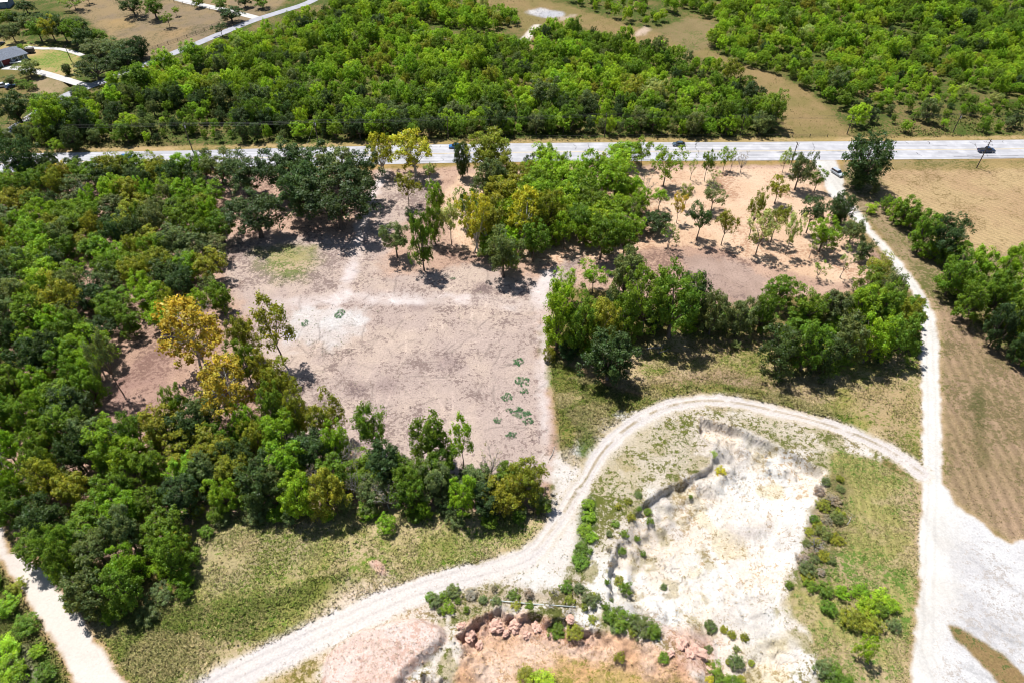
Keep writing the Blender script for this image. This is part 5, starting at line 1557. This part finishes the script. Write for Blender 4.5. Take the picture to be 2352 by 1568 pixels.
# green creeping weed patches in the clearing: each a low mat of its own
def weed_patch(ox, oy, w, d, i, label):
    x, y = gp(ox, oy)
    r = np.random.default_rng(900 + i)
    n = 34
    C = []; R = []
    for k in range(n):
        a = r.random() * 6.28; q = math.sqrt(r.random())
        C.append((math.cos(a) * q * 0.42, math.sin(a) * q * 0.42, 0.25)); R.append(0.085 * (0.5 + 0.8 * r.random()))
    me = crown_mesh("weed_leaves", C, R, 60, 0.015, 950 + i, upb=0.9)
    o = link("weed_patch", me, None)
    o.location = (x, y, tz(x, y)); o.scale = (w * 1.1, d * 1.1, 0.8)
    o["tint"] = [0.050, 0.150, 0.045]
    return tag(o, label, "weeds", "creeping weed patches on the clearing's right side")
for i, (ox, oy, w, d, lb) in enumerate([
    (1188, 832, 3.2, 3.4, "topmost green weed patch on the clearing's right side"), (1200, 876, 3.8, 3.6, "large green weed patch below the topmost one"), (1204, 900, 2.2, 2.4, "small weed patch hanging under the large upper one"),
    (1164, 912, 3.0, 2.8, "weed patch set apart to the left"), (1196, 948, 5.2, 3.4, "widest green weed patch in the row"), (1212, 968, 3.0, 2.2, "weed patch tucked below the widest one"), (1142, 966, 2.2, 2.0, "small weed patch at the row's lower left"),
    (1170, 942, 2.0, 1.2, "thin weed patch left of the widest one"), (1175, 1000, 3.0, 2.0, "lowest weed patch above the front wood"), (1040, 640, 2.0, 1.2, "small dark weed patch under the grove's shade"), (700, 745, 2.0, 3.0, "weed patch beside the pale bare ground"), (780, 722, 3.0, 4.0, "larger weed patch on the pale bare ground")]):
    weed_patch(ox, oy, w, d, i, lb)

# ------------------------------------------------------------------ vehicles
def car_body(L_, Wd, prof_low, prof_top):
    """loft across the width: side profile outline pinched at the sides"""
    mb = MB()
    secs = []
    for yy, k in ((-0.5, 0.90), (-0.46, 1.0), (0.46, 1.0), (0.5, 0.90)):
        secs.append([(px * L_ * (1 if k == 1 else 0.985), yy * Wd, pz if pz < 0.5 else pz * (1 if k == 1 else 0.93)) for px, pz in prof_low])
    mb.loft(secs)
    return mb
def vehicle(name, label, cat, x, y, rz, mat, kind='sedan', group=None):
    r = empty(name, (x, y, 0.075 if abs(y - 225) < 9 else tz(x, y) + 0.02), rz)
    tag(r, label, cat, group)
    if kind == 'pickup':
        L_, Wd, Ht = 5.8, 2.0, 1.85
        low = [(-.5, .45), (-.5, 1.1), (-.02, 1.12), (.0, 1.15), (.30, 1.12), (.47, 1.0), (.5, .85), (.5, .42)]
        cab = [(-.06, 1.1, .46), (-.03, 1.78, .40), (.13, 1.80, .40), (.27, 1.1, .46)]
        ax = (-.31, .33)
    elif kind == 'suv':
        L_, Wd, Ht = 4.7, 1.9, 1.75
        low = [(-.5, .42), (-.5, 1.0), (-.2, 1.05), (.2, 1.05), (.45, .95), (.5, .8), (.5, .4)]
        cab = [(-.49, 1.0, .46), (-.43, 1.66, .40), (.08, 1.70, .40), (.24, 1.03, .46)]
        ax = (-.29, .31)
    else:
        L_, Wd, Ht = 4.5, 1.82, 1.45
        low = [(-.5, .38), (-.5, .88), (-.4, .95), (.2, .93), (.44, .80), (.5, .66), (.5, .36)]
        cab = [(-.44, .92, .46), (-.28, 1.40, .38), (.05, 1.43, .38), (.24, .92, .46)]
        ax = (-.30, .32)
    car_body(L_, Wd, low, None).build("body", mat, r)
    mb = MB()
    (x0, z0, w0), (x1, z1, w1), (x2, z2, w2), (x3, z3, w3) = cab
    def ring(xa, za, wa, xb, zb, wb): pass
    V = [(x0 * L_, -w0 * Wd, z0), (x3 * L_, -w3 * Wd, z3), (x3 * L_, w3 * Wd, z3), (x0 * L_, w0 * Wd, z0), (x1 * L_, -w1 * Wd, z1), (x2 * L_, -w2 * Wd, z2), (x2 * L_, w2 * Wd, z2), (x1 * L_, w1 * Wd, z1)]
    mb.add(V, [(0, 1, 5, 4), (1, 2, 6, 5), (2, 3, 7, 6), (3, 0, 4, 7), (4, 5, 6, 7)])
    mb.build("window", M_GLASS, r)
    rf = MB()
    rf.add([(x1 * L_, -w1 * Wd, z1 + .004), (x2 * L_, -w2 * Wd, z2 + .004), (x2 * L_, w2 * Wd, z2 + .004), (x1 * L_, w1 * Wd, z1 + .004), (x1 * L_ + .08, -w1 * Wd * .92, z1 + .06), (x2 * L_ - .08, -w2 * Wd * .92, z2 + .06), (x2 * L_ - .08, w2 * Wd * .92, z2 + .06), (x1 * L_ + .08, w1 * Wd * .92, z1 + .06)],
           [(0, 1, 5, 4), (1, 2, 6, 5), (2, 3, 7, 6), (3, 0, 4, 7), (4, 5, 6, 7), (0, 3, 2, 1)])
    rf.build("roof", mat, r)
    for px in ax:
        for s in (-1, 1):
            R = 0.36 if kind == 'pickup' else 0.33
            w = MB().tube([(px * L_, s * (Wd / 2 - 0.2), R), (px * L_, s * (Wd / 2 + 0.01), R)], [R, R], 14).build("wheel", M_TYRE, r)
            MB().tube([(px * L_, s * (Wd / 2 - 0.02), R), (px * L_, s * (Wd / 2 + 0.02), R)], [R * .6, R * .6], 10).build("rim", M_RIM, w)
    for s in (-1, 1):
        MB().box((L_ / 2 - .03, s * Wd * .36, .74 if kind == 'sedan' else .86), (.1, .36, .14)).build("headlight", M_LAMP, r)
        MB().box((-L_ / 2 + .02, s * Wd * .38, .82 if kind == 'sedan' else .95), (.08, .28, .18)).build("tail_light", M_TAIL, r)
    if kind == 'pickup':
        MB().box((-.28 * L_, 0, 1.13), (.40 * L_, Wd * .78, .012)).build("truck_bed", M_TYRE, r)
    return r

def paint_mat(name, c):
    m = plain(name, c, 0.25, 0.0, 0.03, spec=0.6); return m
MC_BLUEG = paint_mat("car_paint_blue_grey", (0.055, 0.085, 0.12)); MC_NAVY = paint_mat("car_paint_navy", (0.012, 0.03, 0.075)); MC_SILV = paint_mat("car_paint_silver", (0.36, 0.39, 0.43)); MC_WHT = paint_mat("car_paint_white", (0.72, 0.73, 0.74)); MC_BLUE = paint_mat("car_paint_blue", (0.03, 0.12, 0.30))
def on_road(ox, lane):
    x, _ = gp(ox, 350)
    P = np.array(ROADC)
    y = np.interp(x, P[:, 0], P[:, 1]); y2 = np.interp(x + 4, P[:, 0], P[:, 1])
    return x, y + lane, math.atan2(y2 - y, 4)
x, y, a = on_road(1564, 4.4); vehicle("car", "blue grey car driving left alone on the main road", "car", x, y, a + math.pi, MC_BLUEG)
x, y, a = on_road(2264, -1.9); vehicle("pickup_truck", "dark navy pickup truck on the main road at right", "pickup truck", x, y, a, MC_NAVY, 'pickup')
x, y, a = on_road(1044, 4.2); vehicle("car", "blue car half hidden behind the dark column tree", "car", x, y, a + math.pi, MC_BLUE)
x, y, a = on_road(302, 1.8); vehicle("car", "blue car on the road's left part above the treetops", "car", x, y, a, MC_BLUE)
x, y, a = on_road(384, -2.2); vehicle("car", "navy car nearly hidden by treetops on the left road", "car", x, y, a, MC_NAVY)
x, y = gp(1922, 401)
vehicle("parked_suv", "silver car parked at the mouth of the gravel road", "car", x, y, math.radians(-66), MC_SILV, 'suv')
x, y = gp(38, 146)
vehicle("parked_car", "white car parked beside the farmhouse garage", "car", x, y, math.radians(10), MC_WHT)
x, y = gp(8, 200); vehicle("parked_van", "white vehicle parked behind the hedge at the left edge", "car", x, y, math.radians(25), MC_WHT, 'suv')
x, y = gp(26, 202); vehicle("parked_car", "dark car parked right of the white vehicle by the hedge", "car", x, y, math.radians(60), MC_NAVY)
x, y = gp(2, 104); vehicle("parked_car", "dark car at the left edge on the farm lawn", "car", x, y, math.radians(80), MC_NAVY)

# ------------------------------------------------------------------ utility poles and cables
def pole(x, y, h, label, arm_dir=0.0, guy=False, lamp=False):
    r = empty("utility_pole", (x, y, tz(x, y)), arm_dir)
    tag(r, label, "utility pole", "utility poles along the roads")
    MB().tube([(0, 0, -0.4), (0, 0, h * 0.5), (0, 0, h)], [0.19, 0.16, 0.12], 8).build("pole", M_WOOD, r)
    MB().box((0, 0.14, h - 0.6), (0.12, 0.1, 0.14)).box((0, 0.2, h - 0.6), (0.1, 2.4, 0.12)).build("crossarm", M_WOOD, r)
    for s in (-1.1, 0.0, 1.1):
        MB().tube([(0, 0.2 + s * 0.98, h - 0.54), (0, 0.2 + s * 0.98, h - 0.42), (0, 0.2 + s * 0.98, h - 0.3)], [0.05, 0.07, 0.03], 6).build("insulator", M_METAL, r)
    if lamp:
        MB().tube([(0.3, 0, h - 1.9), (0.3, 0, h - 1.1)], [0.2, 0.2], 8).build("transformer", M_METAL, r)
    if guy:
        MB().tube([(0, 0, h - 0.8), (-4.5, -1.0, 0)], [0.03, 0.03], 4).build("guy_wire", M_METAL, r)
    return r
def pole_px(bx, by, top, label, **k):
    x, y = gp(bx, by)
    v = top - CY
    h = H - y * (F * SP + v * CP) / (F * CP - v * SP)
    pole(x, y, max(6, min(h, 14)), label, **k)
    return (x, y, max(6, min(h, 14)))
far_line = [pole_px(108, 329, 287, "leaning grey pole in weeds at left beyond the road", lamp=True), pole_px(443, 348, 283, "pole beyond the road before the dark scrub, left part", lamp=True),
            pole_px(733, 336, 277, "pole with a guy wire beyond the road behind the oaks", guy=True, lamp=True), pole_px(1030, 320, 270, "pole lost in the scrub behind the yellow trees"), pole_px(1388, 316, 262, "pole lost in the scrub behind the middle grove"),
            pole_px(1700, 310, 265, "pole by the road at the scrub's right end"), pole_px(1945, 309, 266, "pole at the tan strip's right edge beyond the road"), pole_px(2188, 306, 262, "pole in the far right scrub beyond the road", lamp=True)]
near_line = [pole_px(1818, 374, 327, "thin dark pole left of the gravel junction"), pole_px(2243, 386, 320, "dark pole in front of the navy pickup truck")]
pole_px(164, 141, 105, "tall pole standing on the farm lawn")
def cable(pts, label):
    mb = MB()
    for (a, b) in zip(pts[:-1], pts[1:]):
        seg = []
        for k in range(9):
            t = k / 8
            seg.append((a[0] + (b[0] - a[0]) * t, a[1] + (b[1] - a[1]) * t, a[2] + (b[2] - a[2]) * t - 1.2 * 4 * t * (1 - t) * 0.5))
        mb.tube(seg, [0.022] * 9, 3, cap=False)
    return tag(mb.build("power_cable", M_WIRE), label, "cable", "power cables beyond the main road")
ext = [(far_line[0][0] - 80, far_line[0][1] + 2, far_line[0][2])] + far_line + [(far_line[-1][0] + 60, far_line[-1][1] + 1, far_line[-1][2])]
for off, nm in ((-0.88, "front"), (0.2, "middle"), (1.28, "back")):
    cable([(p[0], p[1] + off, p[2] - 0.3) for p in ext], f"{nm} thin power cable strung beyond the main road")

# ------------------------------------------------------------------ fences and gate
def rail_fence(name, line_px, step, hgt, label, rails=3, mat=M_FENCE, pw=0.16):
    P = resample(gpoly(line_px), step)
    r = empty(name, (P[0][0], P[0][1], 0))
    tag(r, label, "fence")
    bx, by = P[0]
    post = None
    for i, p in enumerate(P):
        z = tz(*p)
        if post is None:
            post = MB().box((0, 0, hgt / 2), (pw, pw, hgt)).mesh("post")
            post.materials.append(mat)
        o = bpy.data.objects.new("post", post); COL.objects.link(o); o.parent = r
        o.location = (p[0] - bx, p[1] - by, z)
    for k in range(rails):
        zz = hgt * (0.35 + 0.6 * k / max(rails - 1, 1)) - 0.03
        for i in range(len(P) - 1):
            a, b = P[i], P[i + 1]
            MB().tube([(a[0] - bx, a[1] - by, zz + tz(*a)), (b[0] - bx, b[1] - by, zz + tz(*b))], [0.05, 0.05], 4).build("rail", mat, r)
    return r
rail_fence("ranch_fence", [(340, 118), (400, 98), (460, 76), (505, 56)], 4.5, 1.4, "dark post and rail fence between pasture and side road", 3)
rail_fence("lane_fence", [(400, 6), (440, 14), (500, 27), (524, 32)], 5.0, 1.3, "dark fence along the farm lane at the top", 2)
rail_fence("roadside_fence", [(1176, 320), (1450, 317), (1764, 315.5), (1900, 315)], 6.0, 1.2, "low dark fence along the main road's far verge", 2)
gx, gy = gp(1960, 487); hx, hy = gp(1990, 484)
g = empty("farm_gate", (gx, gy, tz(gx, gy)), math.atan2(hy - gy, hx - gx))
tag(g, "pale timber gate beside the gravel road", "gate")
GL = math.hypot(hx - gx, hy - gy)
for k in (0.3, 0.62, 0.95, 1.25):
    MB().box((GL / 2, 0, k), (GL, 0.06, 0.12)).build("rail", M_GATE, g)
for k in (0, GL):
    MB().box((k, 0, 0.7), (0.18, 0.18, 1.5)).build("post", M_GATE, g)
MB().tube([(0.1, 0.05, 0.25), (GL - 0.1, 0.05, 1.28)], [0.05, 0.05], 4).build("brace", M_GATE, g)

# ------------------------------------------------------------------ farmhouse, shed, trailer, culvert
M_ROOF = plain("grey_blue_shingle", (0.13, 0.145, 0.175), 0.9, var=0.25, scale=2)
M_WALL = plain("grey_blue_siding", (0.20, 0.24, 0.29), 0.8)
M_DOOR = plain("garage_door_red", (0.16, 0.025, 0.03), 0.6)
fx, fy = gp(5, 153); qx, qy = gp(66, 136)
ang = math.atan2(qy - fy, qx - fx)
hs = empty("farmhouse", (fx, fy, 0), ang)
tag(hs, "grey roofed house with a red garage door at the left edge", "house")
LH = math.hypot(qx - fx, qy - fy); LB = -14.0; D = 11.0
cxh = (LH + LB) / 2
MB().box((cxh, D / 2, 1.35), (LH - LB, D, 2.7)).build("wall", M_WALL, hs)
e = 0.6
rx0, rx1, ry0, ry1 = LB - e, LH + e, -e - 0.7, D + e
rm = MB()
rm.add([(rx0, ry0, 2.72), (rx1, ry0, 2.72), (rx1, ry1, 2.72), (rx0, ry1, 2.72), (rx0 + 4.5, D / 2, 5.0), (rx1 - 4.5, D / 2, 5.0)], [(0, 1, 5, 4), (1, 2, 5), (2, 3, 4, 5), (3, 0, 4), (0, 3, 2, 1)])
rf = rm.build("roof", M_ROOF, hs)
MB().tube([(cxh, D / 2, 5.06), (cxh + 3, D / 2, 5.06)], [0.1, 0.1], 5).build("ridge_cap", M_ROOF, rf)
MB().box((2.4, -0.03, 1.15), (3.2, 0.1, 2.2)).build("garage_door", M_DOOR, hs)
for px in (0.3, 4.6, 7.0, 9.6):
    if px < LH: MB().box((px, -0.9, 1.35), (0.22, 0.22, 2.7)).build("porch_column", M_WHITE, hs)
for px in (6.0, 8.6, 11.0):
    if px < LH - .5:
        w = MB().box((px, -0.03, 1.5), (1.3, 0.1, 1.3)).build("window", M_WHITE, hs)
        MB().box((px, -0.09, 1.5), (1.1, 0.05, 1.1)).build("pane", M_GLASS, w)
sx, sy = gp(8, 20)
sh = empty("metal_shed", (sx, sy, 0), math.radians(12))
tag(sh, "blue grey shed at the picture's top left corner", "shed")
MB().box((-3, 4, 1.6), (12, 8, 3.2)).build("wall", plain("shed_blue_wall", (0.10, 0.15, 0.24), 0.6), sh)
MB().add([(-9.4, -0.4, 3.22), (3.4, -0.4, 3.22), (3.4, 8.4, 3.22), (-9.4, 8.4, 3.22), (-9.4, 4, 4.8), (3.4, 4, 4.8)], [(0, 1, 5, 4), (2, 3, 4, 5), (1, 2, 5), (3, 0, 4), (0, 3, 2, 1)]).build("roof", M_METAL, sh)
MB().box((0.5, -0.03, 1.3), (2.6, 0.08, 2.5)).build("door", M_WALL, sh)
tx, ty = gp(70, 122)
tr = empty("box_trailer", (tx, ty, 0), math.radians(15))
tag(tr, "small dark box trailer under the windbreak trees", "trailer")
MB().box((0, 0, 1.3), (3.8, 2.0, 1.7)).build("body", plain("trailer_brown", (0.10, 0.09, 0.085), 0.7), tr)
MB().box((-2.6, 0, 0.5), (1.6, 0.12, 0.12)).build("tow_bar", M_METAL, tr)
for s in (-1, 1):
    MB().tube([(0.2, s * 0.85, 0.34), (0.2, s * 1.05, 0.34)], [0.34, 0.34], 12).build("wheel", M_TYRE, tr)

# ------------------------------------------------------------------ things in the pits
p0 = gp(1126, 1378); p1 = gp(1322, 1394)
pp = empty("white_pipe", (p0[0], p0[1], tz(*p0) + 0.3))
tag(pp, "long white pipe lying along the top of the clay bluff", "pipe")
dx, dy = p1[0] - p0[0], p1[1] - p0[1]
dz = tz(*p1) - tz(*p0)
MB().tube([(0, 0, 0), (dx * .5, dy * .5 - .1, dz * .5 - .05), (dx, dy, dz)], [0.10, 0.10, 0.10], 10).build("pipe", plain("dull_pale_pipe", (0.42, 0.46, 0.43), 0.5), pp, True)
for t in (0.02, 0.33, 0.66, 0.98):
    MB().tube([(dx * t - .12, dy * t - .02, dz * t - .02), (dx * t + .12, dy * t + .02, dz * t - .02)], [0.13, 0.13], 10).build("coupling", M_METAL, pp, True)

M_CLOD = plain("red_clay_clod", (0.50, 0.31, 0.24), 0.95, var=0.25, scale=2)
def clod(ox, oy, r0, seed, label):
    x, y = gp(ox, oy)
    bm = bmesh.new()
    bmesh.ops.create_icosphere(bm, subdivisions=3, radius=1)
    rr = np.random.default_rng(seed)
    f = rr.uniform(-2, 2, (8, 3)); ph = rr.uniform(0, 6, 8)
    for v in bm.verts:
        s = 1 + sum(0.10 * math.sin(f[k] @ np.array(v.co) * (1.6 + 0.7 * k) + ph[k]) for k in range(8)) + rr.uniform(-0.05, 0.05)
        v.co = Vector((v.co.x * s * r0, v.co.y * s * r0 * 0.8, v.co.z * s * r0 * 0.62))
    me = bpy.data.meshes.new("clay_clod"); bm.to_mesh(me); bm.free()
    o = link("clay_boulder", me, M_CLOD)
    o.location = (x, y, tz(x, y) + r0 * 0.2)
    o.rotation_euler = (0, 0, rr.random() * 6)
    tag(o, label, "clay boulder", "red clay boulders along the pits")
for i, a in enumerate([(1602, 1492, 1.5, "right one of two red clay boulders in the pit"), (1568, 1478, 1.3, "left one of two red clay boulders in the pit"), (1184, 1425, 1.4, "red clay boulder under the white pipe's left part"), (1232, 1430, 1.0, "red clay boulder under the white pipe's middle"),
                       (1140, 1432, 1.3, "pale clay boulder at the bluff's left bend"), (1310, 1425, 0.9, "small clay boulder under the white pipe's right end"), (1078, 1450, 1.2, "clay boulder at the plateau's right tip"), (1640, 1530, 1.0, "clay boulder at the pit's bottom edge"), (1100, 1470, 0.8, "small clay boulder fallen below the bluff"), (1060, 1440, 0.9, "pale clay boulder left of the bluff's bend"), (1162, 1445, 0.7, "small clay lump below two boulders under the pipe's left part"),
                       (1210, 1446, 0.8, "clay lump between the boulders under the pipe"), (1586, 1502, 0.9, "low clay lump before the two red pit boulders"), (1540, 1500, 0.7, "clay lump left of the two red pit boulders"), (1262, 1448, 0.6, "little clay lump near the bush below the pipe"), (1660, 1548, 1.2, "pale clay hump in the grass at the pit's bottom edge")]):
    clod(a[0], a[1], a[2], 40 + i, a[3])

M_LOG = plain("grey_driftwood", (0.30, 0.27, 0.24), 0.9, var=0.3)
def log(ox, oy, L_, rz, rad, label, branches=2):
    x, y = gp(ox, oy)
    mb = MB()
    r = random.Random(int(ox))
    mb.tube([(-L_ / 2, 0, rad), (-L_ * .1, r.uniform(-.2, .2), rad + .1), (L_ / 2, 0, rad)], [rad, rad * .85, rad * .5], 7)
    for k in range(branches):
        s = r.uniform(-.2, .4) * L_
        mb.tube([(s, 0, rad), (s + .5, r.choice((-1, 1)) * .7, rad + .4), (s + 1.0, r.choice((-1, 1)) * 1.2, rad + .3)], [rad * .4, rad * .3, rad * .12], 5)
    o = mb.build("fallen_log", M_LOG, None, True)
    o.location = (x, y, tz(x, y)); o.rotation_euler = (0, 0, rz)
    tag(o, label, "log", "fallen logs and branches")
log(1504, 800, 4.5, 0.1, 0.16, "grey fallen log in the shade at the meadow's top", 3)
log(1524, 806, 3.0, 0.5, 0.12, "shorter grey log right of the shaded fallen log", 2)
log(1268, 1040, 4.0, 1.2, 0.09, "thin bare branch lying beside the front wood's corner", 3)
log(1766, 1028, 2.4, 0.8, 0.1, "dark dead branch near the pit's rim", 2)
log(1950, 1195, 2.6, 0.9, 0.08, "dead branch lying in the brown brush", 3)
